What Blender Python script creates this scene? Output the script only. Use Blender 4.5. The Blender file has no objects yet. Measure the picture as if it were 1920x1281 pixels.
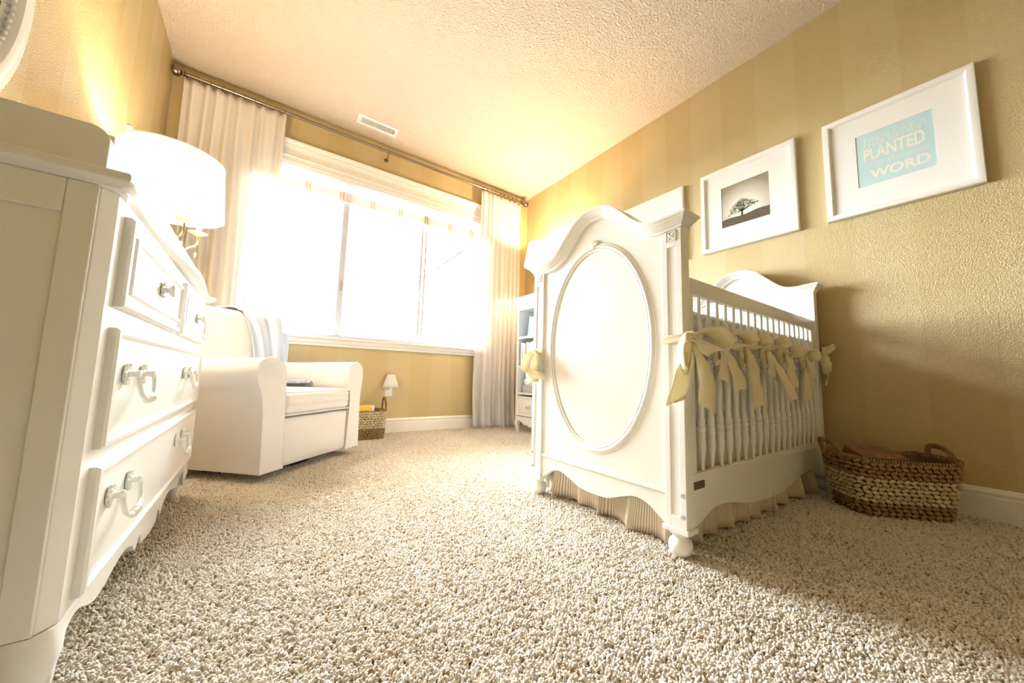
import bpy, bmesh, math, random
from mathutils import Vector, Matrix
import numpy as np
random.seed(7)
PI = math.pi
SC = bpy.context.scene
COL = SC.collection
# room (metres): camera stands at x=0,y=0; window wall at y=D, picture wall at x=B, dresser wall at x=A
A, B, D, H, YF = -.677, 2.54, 3.347, 2.74, -2.4

# ------------------------------------------------------------------ materials
def nt(m):
    m.use_nodes = True
    return m.node_tree.nodes, m.node_tree.links, m.node_tree.nodes['Principled BSDF']
def mat(name, col, rough=.5, bump=None, metal=0, spec=.5, var=None, coat=0, sheen=0):
    m = bpy.data.materials.new(name); N, L, P = nt(m)
    P.inputs['Base Color'].default_value = (*col, 1); P.inputs['Roughness'].default_value = rough
    P.inputs['Metallic'].default_value = metal; P.inputs['Specular IOR Level'].default_value = spec
    P.inputs['Coat Weight'].default_value = coat; P.inputs['Sheen Weight'].default_value = sheen
    tc = N.new('ShaderNodeTexCoord')
    if bump:
        sc, st, di = bump
        n = N.new('ShaderNodeTexNoise'); n.inputs['Scale'].default_value = sc; n.inputs['Detail'].default_value = 3
        b = N.new('ShaderNodeBump'); b.inputs['Strength'].default_value = st; b.inputs['Distance'].default_value = di
        L.new(tc.outputs['Object'], n.inputs['Vector']); L.new(n.outputs['Fac'], b.inputs['Height']); L.new(b.outputs[0], P.inputs['Normal'])
    if var:
        sc, c2 = var
        n = N.new('ShaderNodeTexNoise'); n.inputs['Scale'].default_value = sc; n.inputs['Detail'].default_value = 4
        x = N.new('ShaderNodeMix'); x.data_type = 'RGBA'
        x.inputs['A'].default_value = (*col, 1); x.inputs['B'].default_value = (*c2, 1)
        r = N.new('ShaderNodeMapRange'); r.inputs['From Min'].default_value = .35; r.inputs['From Max'].default_value = .65
        L.new(tc.outputs['Object'], n.inputs['Vector']); L.new(n.outputs['Fac'], r.inputs['Value']); L.new(r.outputs[0], x.inputs['Factor'])
        L.new(x.outputs['Result'], P.inputs['Base Color'])
    return m
def cloth(name, col, trans, weave=900, bump=.2):
    m = mat(name, col, .85, (weave, bump, .0006), spec=.2, sheen=.2); N, L, P = nt(m)
    t = N.new('ShaderNodeBsdfTranslucent'); t.inputs[0].default_value = (*col, 1)
    x = N.new('ShaderNodeMixShader'); x.inputs[0].default_value = trans
    L.new(P.outputs[0], x.inputs[1]); L.new(t.outputs[0], x.inputs[2]); L.new(x.outputs[0], N['Material Output'].inputs[0])
    return m
def emit(name, col, s):
    m = bpy.data.materials.new(name); N, L, P = nt(m)
    P.inputs['Emission Color'].default_value = (*col, 1); P.inputs['Emission Strength'].default_value = s
    return m
WALLC1 = (.54, .425, .205); WALLC2 = (.56, .45, .23)
def wall_mat(name, axis, phase, w=.214):
    m = mat(name, WALLC1, .55, spec=.6); N, L, P = nt(m)
    tc = N.new('ShaderNodeTexCoord'); s = N.new('ShaderNodeSeparateXYZ'); L.new(tc.outputs['Object'], s.inputs[0])
    a = N.new('ShaderNodeMath'); a.operation = 'SUBTRACT'; a.inputs[1].default_value = phase - 20*w; L.new(s.outputs[axis], a.inputs[0])
    d = N.new('ShaderNodeMath'); d.operation = 'DIVIDE'; d.inputs[1].default_value = 2*w; L.new(a.outputs[0], d.inputs[0])
    f = N.new('ShaderNodeMath'); f.operation = 'FRACT'; L.new(d.outputs[0], f.inputs[0])
    g = N.new('ShaderNodeMath'); g.operation = 'GREATER_THAN'; g.inputs[1].default_value = .5; L.new(f.outputs[0], g.inputs[0])
    x = N.new('ShaderNodeMix'); x.data_type = 'RGBA'; x.inputs['A'].default_value = (*WALLC1, 1); x.inputs['B'].default_value = (*WALLC2, 1)
    L.new(g.outputs[0], x.inputs['Factor']); L.new(x.outputs['Result'], P.inputs['Base Color'])
    r = N.new('ShaderNodeMapRange'); r.inputs['To Min'].default_value = .50; r.inputs['To Max'].default_value = .30
    L.new(g.outputs[0], r.inputs['Value']); L.new(r.outputs[0], P.inputs['Roughness'])
    n = N.new('ShaderNodeTexNoise'); n.inputs['Scale'].default_value = 210; n.inputs['Detail'].default_value = 3; L.new(tc.outputs['Object'], n.inputs['Vector'])
    b = N.new('ShaderNodeBump'); b.inputs['Strength'].default_value = .8; b.inputs['Distance'].default_value = .0046
    L.new(n.outputs['Fac'], b.inputs['Height']); L.new(b.outputs[0], P.inputs['Normal'])
    return m
M = dict(
    wallx=wall_mat('striped_paint_side', 'Y', .445), walll=wall_mat('striped_paint_left', 'Y', 2.17), wally=wall_mat('striped_paint_window', 'X', 1.177),
    ceil=mat('ceiling_texture', (.68, .59, .47), .8, (85, 1, .015)),
    trim=mat('white_trim_paint', (.86, .83, .76), .35, (60, .05, .001)),
    vinyl=mat('white_vinyl', (.62, .66, .74), .35, (40, .03, .001)),
    dress=mat('cream_lacquer', (.84, .83, .78), .30, (25, .03, .001), coat=.2),
    crib=mat('white_lacquer', (.86, .84, .77), .32, (25, .03, .001), coat=.2),
    chair=cloth('white_slipcover', (.86, .84, .82), .06, 700, .35),
    piping=mat('piping_cord', (.82, .80, .78), .8, (600, .3, .001)),
    throw=cloth('pale_blue_knit', (.66, .76, .88), .08, 260, .6),
    curtain=cloth('linen_curtain', (.93, .89, .84), .32, 500, .4),
    blind=cloth('woven_blind', (.88, .84, .78), .5, 300, .4),
    ladder=mat('blind_tape', (.62, .45, .28), .8, (300, .3, .001)),
    steel=mat('brushed_nickel', (.30, .25, .20), .25, (200, .1, .0005), metal=1),
    chrome=mat('polished_chrome', (.48, .40, .32), .15, (90, .03, .0005), metal=1),
    crystal=mat('crystal', (.9, .86, .8), .05, (30, .02, .0005), coat=1),
    screw=mat('zinc_screw', (.6, .6, .58), .3, (80, .1, .0005), metal=1),
    black=mat('black_base', (.015, .015, .018), .4, (80, .1, .001)),
    satin=cloth('cream_satin', (.95, .86, .60), .25, 120, .25),
    bumper=cloth('white_quilt', (.82, .80, .74), .1, 160, .6),
    mattress=mat('mattress_sheet', (.84, .83, .8), .9, (300, .2, .001)),
    plate=mat('dark_bronze_plate', (.10, .075, .035), .4, (120, .2, .0005), metal=.4),
    mat_board=mat('white_mat_board', (.84, .81, .75), .8, (200, .05, .0005)),
    frame=mat('white_frame_wood', (.86, .83, .76), .35, (40, .04, .001)),
    aqua=mat('aqua_print', (.50, .69, .65), .6, (200, .05, .0005), var=(6, (.50, .68, .70))),
    letter=mat('ivory_lettering', (.80, .76, .66), .7, (200, .05, .0005)),
    treeink=mat('sepia_ink', (.035, .03, .018), .8, var=(300, (.10, .09, .05))),
    hill=mat('sepia_field', (.07, .05, .03), .8, var=(160, (.16, .12, .075))),
    grass=mat('grass', (.16, .15, .13), .9, (20, .5, .02)),  # neutral grey, set so the unseen ground bounces no green onto the ceiling
    seagrass=mat('brown_seagrass', (.40, .26, .11), .75, (180, .7, .003), var=(60, (.22, .13, .05))),
    cream_rope=mat('cream_rope', (.74, .64, .43), .8, (220, .6, .002), var=(70, (.45, .34, .18))),
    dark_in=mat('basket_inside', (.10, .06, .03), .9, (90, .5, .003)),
    leather=mat('brown_leather_box', (.27, .13, .05), .5, var=(26, (.18, .085, .035))),
    greywick=mat('grey_wicker', (.38, .38, .40), .8, (140, .8, .004), var=(120, (.7, .7, .72))),
    linen=mat('white_liner', (.84, .84, .84), .9, (300, .3, .001)),
    siding=mat('house_siding', (.80, .70, .64), .8, (8, .3, .01)),
    roof=mat('roof_edge', (.22, .21, .22), .8, (30, .4, .01)),
    ventdark=mat('duct_dark', (.06, .055, .05), .8, (50, .1, .001)),
    mirror=mat('mirror_glass', (.82, .82, .8), .02, metal=1),
    plastic=mat('white_plastic', (.85, .85, .82), .35, (40, .02, .0005)),
    shadelet=cloth('white_shade_cloth', (.86, .85, .84), .3, 400, .2),
    shade=cloth('cream_drum_shade', (.91, .89, .85), .30, 500, .15),
    bulb=emit('warm_bulb', (1, .72, .40), 60),
)
def stripe_cloth():
    m = mat('pinstripe_cotton', (.70, .58, .42), .85, (500, .3, .0006), spec=.2); N, L, P = nt(m)
    uv = N.new('ShaderNodeUVMap'); s = N.new('ShaderNodeSeparateXYZ'); L.new(uv.outputs[0], s.inputs[0])
    a = N.new('ShaderNodeMath'); a.operation = 'MULTIPLY'; a.inputs[1].default_value = 2*PI/.0052; L.new(s.outputs['X'], a.inputs[0])
    b = N.new('ShaderNodeMath'); b.operation = 'SINE'; L.new(a.outputs[0], b.inputs[0])
    r = N.new('ShaderNodeMapRange'); r.inputs['From Min'].default_value = .3; r.inputs['From Max'].default_value = .8; L.new(b.outputs[0], r.inputs['Value'])
    x = N.new('ShaderNodeMix'); x.data_type = 'RGBA'; x.inputs['A'].default_value = (.84, .75, .60, 1); x.inputs['B'].default_value = (.46, .32, .18, 1)
    L.new(r.outputs[0], x.inputs['Factor']); L.new(x.outputs['Result'], P.inputs['Base Color'])
    return m
M['stripe'] = stripe_cloth()
def glass_mat():
    m = bpy.data.materials.new('window_glass'); N, L, P = nt(m)
    t = N.new('ShaderNodeBsdfTransparent'); g = N.new('ShaderNodeBsdfGlossy'); g.inputs['Roughness'].default_value = .02
    lw = N.new('ShaderNodeFresnel'); lw.inputs[0].default_value = 1.45
    x = N.new('ShaderNodeMixShader'); L.new(lw.outputs[0], x.inputs[0]); L.new(t.outputs[0], x.inputs[1]); L.new(g.outputs[0], x.inputs[2])
    L.new(x.outputs[0], N['Material Output'].inputs[0]); return m
M['glass'] = glass_mat()
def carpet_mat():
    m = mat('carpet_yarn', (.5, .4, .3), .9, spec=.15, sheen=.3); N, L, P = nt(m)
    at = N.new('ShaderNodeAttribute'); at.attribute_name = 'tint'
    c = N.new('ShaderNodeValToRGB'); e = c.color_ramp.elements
    e[0].color = (.34, .21, .09, 1); e[1].color = (.89, .83, .73, 1); e[0].position = .0; e[1].position = 1  # brown end of the ramp colours the shaded gaps down at the roots
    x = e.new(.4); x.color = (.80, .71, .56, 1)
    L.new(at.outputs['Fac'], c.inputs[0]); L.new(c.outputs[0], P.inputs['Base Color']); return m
M['carpet'] = carpet_mat()
M['backing'] = mat('carpet_backing', (.30, .21, .12), .95, (300, .6, .004))
def sky_print():
    m = mat('sepia_photo_sky', (.6, .6, .5), .6); N, L, P = nt(m)
    tc = N.new('ShaderNodeTexCoord'); g = N.new('ShaderNodeTexGradient'); g.gradient_type = 'SPHERICAL'
    mp = N.new('ShaderNodeMapping'); mp.inputs['Location'].default_value = (0, -.955/.2, -1.70/.2); mp.inputs['Scale'].default_value = (.01, 1/.2, 1/.2)
    c = N.new('ShaderNodeValToRGB'); e = c.color_ramp.elements
    e[0].color = (.30, .25, .16, 1); e[1].color = (.80, .78, .68, 1); e[1].position = .7
    L.new(tc.outputs['Object'], mp.inputs[0]); L.new(mp.outputs[0], g.inputs[0]); L.new(g.outputs[0], c.inputs[0]); L.new(c.outputs[0], P.inputs['Base Color'])
    return m
M['skyprint'] = sky_print()

# ------------------------------------------------------------------ mesh builder
class MB:
    def __init__(s): s.v = []; s.f = []; s.m = []; s.uv = None
    def add(s, vs, fs, mi=0):
        o = len(s.v); s.v += [tuple(p) for p in vs]; s.f += [tuple(i+o for i in q) for q in fs]; s.m += [mi]*len(fs)
        return s
    def box(s, x0, x1, y0, y1, z0, z1, mi=0):
        return s.add([(x0,y0,z0),(x1,y0,z0),(x1,y1,z0),(x0,y1,z0),(x0,y0,z1),(x1,y0,z1),(x1,y1,z1),(x0,y1,z1)],
                     [(0,3,2,1),(4,5,6,7),(0,1,5,4),(1,2,6,5),(2,3,7,6),(3,0,4,7)], mi)
    def rings(s, R, closed=False, caps=True, mi=0, loop=True):
        n = len(R[0]); vs = [p for r in R for p in r]; fs = []
        K = len(R)
        for i in range(K if closed else K-1):
            a, b = i*n, ((i+1) % K)*n
            for j in range(n if loop else n-1):
                k = (j+1) % n; fs.append((a+j, a+k, b+k, b+j))
        if caps and not closed and loop:
            fs.append(tuple(range(n))[::-1]); fs.append(tuple((K-1)*n+j for j in range(n)))
        return s.add(vs, fs, mi)
    def lathe(s, prof, c=(0,0,0), seg=20, mi=0, axis='z'):
        R = []
        for r, h in prof:
            ring = []
            for k in range(seg):
                a = 2*PI*k/seg; p = (r*math.cos(a), r*math.sin(a), h)
                if axis == 'x': p = (h, p[0], p[1])
                if axis == 'y': p = (p[0], h, -p[1])
                ring.append((p[0]+c[0], p[1]+c[1], p[2]+c[2]))
            R.append(ring)
        return s.rings(R, mi=mi)
    def tube(s, pts, r, seg=8, mi=0, closed=False):
        P = [Vector(p) for p in pts]; n = len(P); R = []; up = None
        for i in range(n):
            t = (P[(i+1) % n]-P[i-1]) if closed else (P[min(i+1, n-1)]-P[max(i-1, 0)])
            t.normalize()
            if up is None: up = t.orthogonal().normalized()
            up = (up - t*up.dot(t)); up = up.normalized() if up.length > 1e-6 else t.orthogonal().normalized()
            w = t.cross(up); rr = r[i] if isinstance(r, (list, tuple)) else r
            R.append([tuple(P[i]+up*(rr*math.cos(2*PI*k/seg))+w*(rr*math.sin(2*PI*k/seg))) for k in range(seg)])
        return s.rings(R, closed=closed, mi=mi)
    def ell(s, c, r, seg=10, rg=7, mi=0, rot=None):
        vs = []; 
        R = []
        for i in range(rg+1):
            th = PI*i/rg; rr = max(math.sin(th), 1e-3)
            ring = []
            for k in range(seg):
                a = 2*PI*k/seg
                p = Vector((r[0]*rr*math.cos(a), r[1]*rr*math.sin(a), -r[2]*math.cos(th)))
                if rot: p = rot @ p
                ring.append((p[0]+c[0], p[1]+c[1], p[2]+c[2]))
            R.append(ring)
        return s.rings(R, mi=mi)
    def prism(s, poly, axis, a, b, mi=0):
        # poly of 2-D points; axis x: (y,z), y: (x,z), z: (x,y)
        def P(p, h): return {'x': (h, p[0], p[1]), 'y': (p[0], h, p[1]), 'z': (p[0], p[1], h)}[axis]
        n = len(poly); vs = [P(p, a) for p in poly]+[P(p, b) for p in poly]
        fs = [tuple(range(n))[::-1], tuple(range(n, 2*n))]+[(i, (i+1) % n, n+(i+1) % n, n+i) for i in range(n)]
        return s.add(vs, fs, mi)
    def grid(s, fn, nu, nv, mi=0, uv=None):
        vs = [fn(i/nu, j/nv) for j in range(nv+1) for i in range(nu+1)]
        fs = [(j*(nu+1)+i, j*(nu+1)+i+1, (j+1)*(nu+1)+i+1, (j+1)*(nu+1)+i) for j in range(nv) for i in range(nu)]
        return s.add(vs, fs, mi)
    def rbox(s, x0, x1, y0, y1, z0, z1, r, seg=3, mi=0):
        bm = bmesh.new(); c = MB().box(x0, x1, y0, y1, z0, z1)
        vv = [bm.verts.new(p) for p in c.v]; [bm.faces.new([vv[i] for i in q]) for q in c.f]
        bmesh.ops.bevel(bm, geom=list(bm.edges), offset=r, segments=seg, profile=.5, affect='EDGES')
        bm.verts.index_update()
        s.add([tuple(v.co) for v in bm.verts], [tuple(v.index for v in q.verts) for q in bm.faces], mi); bm.free(); return s
    def xf(s, mtx, start=0):
        s.v[start:] = [tuple(mtx @ Vector(p)) for p in s.v[start:]]; return s
    def build(s, name, mats, parent=None, bevel=0, seg=2, sub=0, solid=0, angle=35, uvf=None, label=None):
        me = bpy.data.meshes.new(name); me.from_pydata(s.v, [], s.f)
        mats = mats if isinstance(mats, (list, tuple)) else [mats]
        for m in mats: me.materials.append(m)
        me.polygons.foreach_set('material_index', s.m)
        me.validate()
        bm = bmesh.new(); bm.from_mesh(me); bmesh.ops.recalc_face_normals(bm, faces=bm.faces); bm.to_mesh(me); bm.free()
        if uvf:
            uv = me.uv_layers.new(name='UVMap')
            for l in me.loops: uv.data[l.index].uv = uvf[l.vertex_index]
        me.polygons.foreach_set('use_smooth', [True]*len(me.polygons))
        me.set_sharp_from_angle(angle=math.radians(angle))
        me.update()
        o = bpy.data.objects.new(name, me); COL.objects.link(o)
        if parent is not None:
            o.parent = parent
            off = Vector((0, 0, 0)); p = parent; root = parent
            while p is not None: off += p.location; root = p; p = p.parent
            if not root.get('_local'): o.location = -off
        if bevel:
            b = o.modifiers.new('bevel', 'BEVEL'); b.width = bevel; b.segments = seg; b.limit_method = 'ANGLE'; b.angle_limit = math.radians(40)
            b.harden_normals = False
        if sub:
            b = o.modifiers.new('sub', 'SUBSURF'); b.levels = sub; b.render_levels = sub
        if solid:
            b = o.modifiers.new('solid', 'SOLIDIFY'); b.thickness = solid; b.offset = 0
        if label: o['label'] = label
        return o
def thing(name, label, cat, loc, rz=0, group=None, local=False):
    o = bpy.data.objects.new(name, None); COL.objects.link(o); o.location = loc; o.rotation_euler = (0, 0, rz)
    o.empty_display_size = .05
    o['label'] = label; o['category'] = cat
    if group: o['group'] = group
    if local: o['_local'] = 1
    return o
def tag(o, label, cat, group=None, kind=None):
    o['label'] = label; o['category'] = cat
    if group: o['group'] = group
    if kind: o['kind'] = kind
    return o
def struct(o): o['kind'] = 'structure'; return o
def smooth(a, b, t): t = max(0, min(1, (t-a)/(b-a))); return t*t*(3-2*t)
def interp(tab, x):
    if x <= tab[0][0]: return tab[0][1]
    for (x0, y0), (x1, y1) in zip(tab, tab[1:]):
        if x <= x1:
            t = (x-x0)/(x1-x0); return y0+(y1-y0)*t
    return tab[-1][1]
def catmull(P, n):
    P = [Vector(p) for p in P]; out = []
    Q = [P[0]*2-P[1]]+P+[P[-1]*2-P[-2]]
    for i in range(1, len(Q)-2):
        for k in range(n):
            t = k/n; a, b, c, d = Q[i-1], Q[i], Q[i+1], Q[i+2]
            out.append(.5*((2*b)+(c-a)*t+(2*a-5*b+4*c-d)*t*t+(3*b-3*c+d-a)*t**3))
    out.append(P[-1].copy()); return out
def cinterp(tab, x):   # smooth 1-D interpolation
    xs = [p[0] for p in tab]
    if x <= xs[0]: return tab[0][1]
    if x >= xs[-1]: return tab[-1][1]
    i = max(k for k in range(len(xs)) if xs[k] <= x); i = min(i, len(xs)-2)
    g = lambda k: tab[max(0, min(len(tab)-1, k))]
    t = (x-xs[i])/(xs[i+1]-xs[i]); h = xs[i+1]-xs[i]
    def sl(k):
        a, c = g(k-1), g(k+1); return (c[1]-a[1])/(c[0]-a[0]) if c[0] != a[0] else 0
    m0, m1 = sl(i)*h, sl(i+1)*h; y0, y1 = tab[i][1], tab[i+1][1]
    return (2*t**3-3*t*t+1)*y0+(t**3-2*t*t+t)*m0+(-2*t**3+3*t*t)*y1+(t**3-t*t)*m1

# ------------------------------------------------------------------ room shell
WX0, WX1, WZ0, WZ1 = -.215, 1.975, .84, 2.27
T = .14
struct(MB().box(A-T, B+T, YF-T, D+T, -.12, 0).build('floor', M['backing']))
struct(MB().box(A-T, B+T, YF-T, D+T, H, H+.12).build('ceiling', M['ceil']))
struct(MB().box(A-T, A, YF-T, D+T, 0, H).build('wall_left', M['walll']))
struct(MB().box(B, B+T, YF-T, D+T, 0, H).build('wall_right', M['wallx']))
struct(MB().box(A, B, YF-T, YF, 0, H).build('wall_front', M['wally']))
w = MB().box(A, WX0, D, D+T, 0, H).box(WX1, B, D, D+T, 0, H).box(WX0, WX1, D, D+T, 0, WZ0-.0).box(WX0, WX1, D, D+T, WZ1, H)
struct(w.build('wall_back', M['wally']))
def baseboard(name, axis, wallpos, sgn, a, b):
    prof = [(0, 0), (.014, 0), (.014, .105), (.010, .110), (.010, .116), (.015, .120), (.015, .128), (.009, .134), (.009, .138), (.005, .143), (0, .143)]
    m = MB(); R = []
    for t in (a, b):
        R.append([(wallpos+sgn*p, t, z) if axis == 'x' else (t, wallpos+sgn*p, z) for p, z in prof])
    m.rings(R); struct(m.build(name, M['trim'], angle=20))
baseboard('baseboard_back', 'y', D, -1, A+.015, B-.015)
baseboard('baseboard_right', 'x', B, -1, YF, D)
baseboard('baseboard_left', 'x', A, 1, YF, D)
# window
win = struct(bpy.data.objects.new('window_1', None)); COL.objects.link(win); win.location = (WX0, D, WZ0)
fr = MB(); yo, yi = D+.06, D+.12
for x0, x1 in ((WX0, WX0+.045), (WX1-.045, WX1)): fr.box(x0, x1, yo, yi, WZ0, WZ1)
fr.box(WX0, WX1, yo, yi, WZ0, WZ0+.035).box(WX0, WX1, yo, yi, WZ1-.045, WZ1)
fr.build('window_frame', M['vinyl'], win, bevel=.003)
m1, m2 = .525, 1.250
for cx, w2, dy in ((m1, .026, 0), (m2, .013, .01)):
    mb = MB().box(cx-w2, cx+w2, yo-.012+dy, yi-.005, WZ0+.036, WZ1-.046)
    mb.box(cx-w2-.006, cx-w2+.004, yo+.01+dy, yi-.01, WZ0+.036, WZ1-.046)
    mu = mb.build('mullion', M['vinyl'], win, bevel=.002)
    MB().box(cx-.006, cx+.008, yo-.028+dy, yo-.013+dy, 1.27, 1.36).build('latch', M['screw'], mu, bevel=.002)
MB().box(m2+.030, m2+.052, yo, yo+.03, WZ0+.036, WZ1-.046).build('sash_rail', M['vinyl'], win, bevel=.002)
for x0, x1 in ((WX0+.046, m1-.033), (m1+.027, m2-.020), (m2+.053, WX1-.046)):
    MB().box(x0, x1, yo+.03, yo+.036, WZ0+.036, WZ1-.046).build('pane', M['glass'], win)
jam = MB().box(WX0-.001, WX0+.012, D-.002, D+.059, WZ0, WZ1).box(WX1-.012, WX1+.001, D-.002, D+.059, WZ0, WZ1).box(WX0, WX1, D-.002, D+.059, WZ1-.012, WZ1)
jam.build('jamb', M['trim'], win, bevel=.002)
def trimprof(name, prof, x0, x1):
    m = MB(); m.rings([[(x, D-p, z) for p, z in prof] for x in (x0, x1)]); return m.build(name, M['trim'], win, angle=20)
trimprof('head_casing', [(0, 2.27), (.02, 2.27), (.02, 2.305), (.030, 2.312), (.030, 2.322), (.016, 2.33), (.016, 2.372), (.028, 2.38), (.034, 2.392), (.040, 2.398), (.040, 2.410), (.052, 2.425), (.055, 2.441), (0, 2.441)], WX0-.08, WX1+.08)
trimprof('sill', [(0, .768), (.014, .768), (.014, .786), (.022, .792), (.022, .800), (.016, .806), (.016, .822), (.045, .826), (.048, .834), (.045, .842), (-.06, .842), (-.06, .838), (0, .838)], WX0-.08, WX1+.08)
for x in (WX0-.08, WX1+.01):
    MB().box(x, x+.07, D-.016, D-.0005, .842, 2.27).build('side_casing', M['trim'], win, bevel=.003)
# woven blind, raised
bl = thing('woven_blind', 'white woven blind bunched up at the top of the window', 'blind', ((WX0+WX1)/2, D+.03, 2.07))
bx0, bx1 = WX0+.02, WX1-.02
MB().rings([[(x, D+.004-p, z) for p, z in [(0, 2.165), (.004, 2.163), (.006, 2.19), (.002, 2.20), (.006, 2.205), (.004, 2.255), (0, 2.258), (-.008, 2.258), (-.008, 2.165)]] for x in (bx0, bx1)]).build('valance', M['blind'], bl)
sl = MB()
for k in range(11):
    z = 2.160-k*.0085
    sl.box(bx0, bx1, D+.006+.002*(k % 2), D+.036, z-.0055, z)
sl.build('slat_stack', M['blind'], bl, bevel=.0012, seg=1)
for k in range(8):
    x = .07+k*.262-.12
    lt = MB()
    for q in range(10):
        z = 2.156-q*.0085; lt.box(x-.018, x-.012, D+.001, D+.006, z-.006, z).box(x+.010, x+.016, D+.001, D+.006, z-.006, z)
        lt.box(x-.012, x+.010, D+.002, D+.005, z-.003, z-.0015)
    lt.build('ladder_tape', M['ladder'], bl)

# outside
struct(MB().box(-25, 30, D+1.0, 40, -.9, -.8).build('ground', M['grass']))
hs = thing('neighbour_house', 'pale house with a dark sloping roof edge seen through the right pane', 'house', (7, 11.5, -.8))
MB().prism([(4.55, -.8), (9.6, -.8), (9.6, 4.2), (7.1, 6.3), (4.55, 4.05)], 'y', 11.2, 15).build('gable_wall', M['siding'], hs)
MB().prism([(4.05, 3.98), (7.1, 6.62), (10.1, 4.0), (10.1, 4.16), (7.1, 6.80), (4.05, 4.16)], 'y', 10.6, 15.4).build('roof', M['roof'], hs)
MB().prism([(4.05, 3.72), (7.1, 6.36), (7.1, 6.60), (4.05, 3.96)], 'y', 10.62, 10.68).build('fascia_board', M['vinyl'], hs)

# ------------------------------------------------------------------ carpet pile (one tile of yarn tufts, laid out over the floor)
def carpet():
    rng = np.random.default_rng(3); S = .40; n = 72
    gx, gy = np.meshgrid(np.arange(n), np.arange(n)); p = np.stack([gx.ravel(), gy.ravel()], 1)*(S/n)+rng.uniform(-.0028, .0028, (n*n, 2))-S/2
    N = len(p); ns, nr = 5, 5
    h = rng.uniform(.010, .0165, N); ang = rng.uniform(0, 2*PI, N); lean = rng.uniform(.001, .010, N)
    clump = np.sin(p[:, 0]*97+2*np.sin(p[:, 1]*61))*np.cos(p[:, 1]*83+np.sin(p[:, 0]*71)*2)
    h += clump*.0025
    rad = rng.uniform(.0026, .0040, N); ph = rng.uniform(0, 2*PI, N); tw = rng.uniform(2, 5, N); cr = rng.uniform(.0006, .0020, N)
    V = np.zeros((N, nr, ns, 3))
    for i in range(nr):
        t = i/(nr-1)
        cx = p[:, 0]+np.cos(ang)*lean*t*t+cr*np.cos(ph+tw*t)*t; cy = p[:, 1]+np.sin(ang)*lean*t*t+cr*np.sin(ph+tw*t)*t
        z = .001+h*(t-.18*t*t*(lean/.010)*1.6); r = rad*(.7, .95, 1.08, 1.05, .62)[i]
        for k in range(ns):
            a = 2*PI*k/ns+tw*t
            V[:, i, k, 0] = cx+r*np.cos(a); V[:, i, k, 1] = cy+r*np.sin(a); V[:, i, k, 2] = z+(0 if i < nr-1 else .0012)
    V = V.reshape(-1, 3); base = np.arange(N)[:, None]*(nr*ns)
    q = []
    for i in range(nr-1):
        for k in range(ns):
            k2 = (k+1) % ns; q.append([i*ns+k, i*ns+k2, (i+1)*ns+k2, (i+1)*ns+k])
    Q = (base[:, :, None]+np.array(q)[None]).reshape(-1, 4)
    cap = (base+np.array([(nr-1)*ns+k for k in range(ns)])[None])
    nq, nc = len(Q), len(cap)
    me = bpy.data.meshes.new('carpet_pile'); me.vertices.add(len(V)); me.vertices.foreach_set('co', V.ravel())
    me.loops.add(nq*4+nc*ns); me.loops.foreach_set('vertex_index', np.concatenate([Q.ravel(), cap.ravel()]).astype(np.int32))
    me.polygons.add(nq+nc)
    st = np.concatenate([np.arange(nq)*4, nq*4+np.arange(nc)*ns]).astype(np.int32)
    me.polygons.foreach_set('loop_start', st)
    me.update(calc_edges=True); me.validate()
    me.polygons.foreach_set('use_smooth', [True]*len(me.polygons))
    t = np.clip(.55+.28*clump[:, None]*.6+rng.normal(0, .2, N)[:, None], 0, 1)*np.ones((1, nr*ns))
    t = t.reshape(N, nr, ns)*np.array([.35, .5, .75, .95, 1.05])[None, :, None]  # paints the shade between tufts into the colour, darker towards the roots
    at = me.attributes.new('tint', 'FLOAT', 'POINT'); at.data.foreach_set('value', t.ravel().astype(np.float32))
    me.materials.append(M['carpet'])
    o = bpy.data.objects.new('carpet_pile', me); COL.objects.link(o)
    tag(o, 'beige shag carpet pile covering the whole floor', 'carpet', kind='stuff')
    g = bpy.data.node_groups.new('lay_tiles', 'GeometryNodeTree')
    g.interface.new_socket('Geometry', in_out='INPUT', socket_type='NodeSocketGeometry'); g.interface.new_socket('Geometry', in_out='OUTPUT', socket_type='NodeSocketGeometry')
    Nn, L = g.nodes, g.links; gi = Nn.new('NodeGroupInput'); go = Nn.new('NodeGroupOutput')
    pts = []
    x = A+S/2
    while x-S/2 < B: 
        y = .2+S/2-.8
        while y-S/2 < D: pts.append((min(x, B-S/2), min(y, D-S/2))); y += S
        x += S
    nx = len(sorted(set(p[0] for p in pts))); ny = len(pts)//nx
    gr = Nn.new('GeometryNodeMeshGrid'); gr.inputs['Size X'].default_value = (B-A)-S; gr.inputs['Size Y'].default_value = (D+.6)-S
    gr.inputs['Vertices X'].default_value = nx; gr.inputs['Vertices Y'].default_value = ny
    tr = Nn.new('GeometryNodeTransform'); tr.inputs['Translation'].default_value = ((A+B)/2, (D-.6)/2, 0)
    ip = Nn.new('GeometryNodeInstanceOnPoints'); rv = Nn.new('FunctionNodeRandomValue'); rv.data_type = 'INT'
    rv.inputs[4].default_value = 0; rv.inputs[5].default_value = 3
    mu = Nn.new('ShaderNodeMath'); mu.operation = 'MULTIPLY'; mu.inputs[1].default_value = PI/2
    cx = Nn.new('ShaderNodeCombineXYZ')
    L.new(rv.outputs[2], mu.inputs[0]); L.new(mu.outputs[0], cx.inputs[2]); L.new(cx.outputs[0], ip.inputs['Rotation'])
    L.new(gr.outputs['Mesh'], tr.inputs[0]); L.new(tr.outputs[0], ip.inputs['Points']); L.new(gi.outputs[0], ip.inputs['Instance']); L.new(ip.outputs[0], go.inputs[0])
    md = o.modifiers.new('tiles', 'NODES'); md.node_group = g
carpet()

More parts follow.
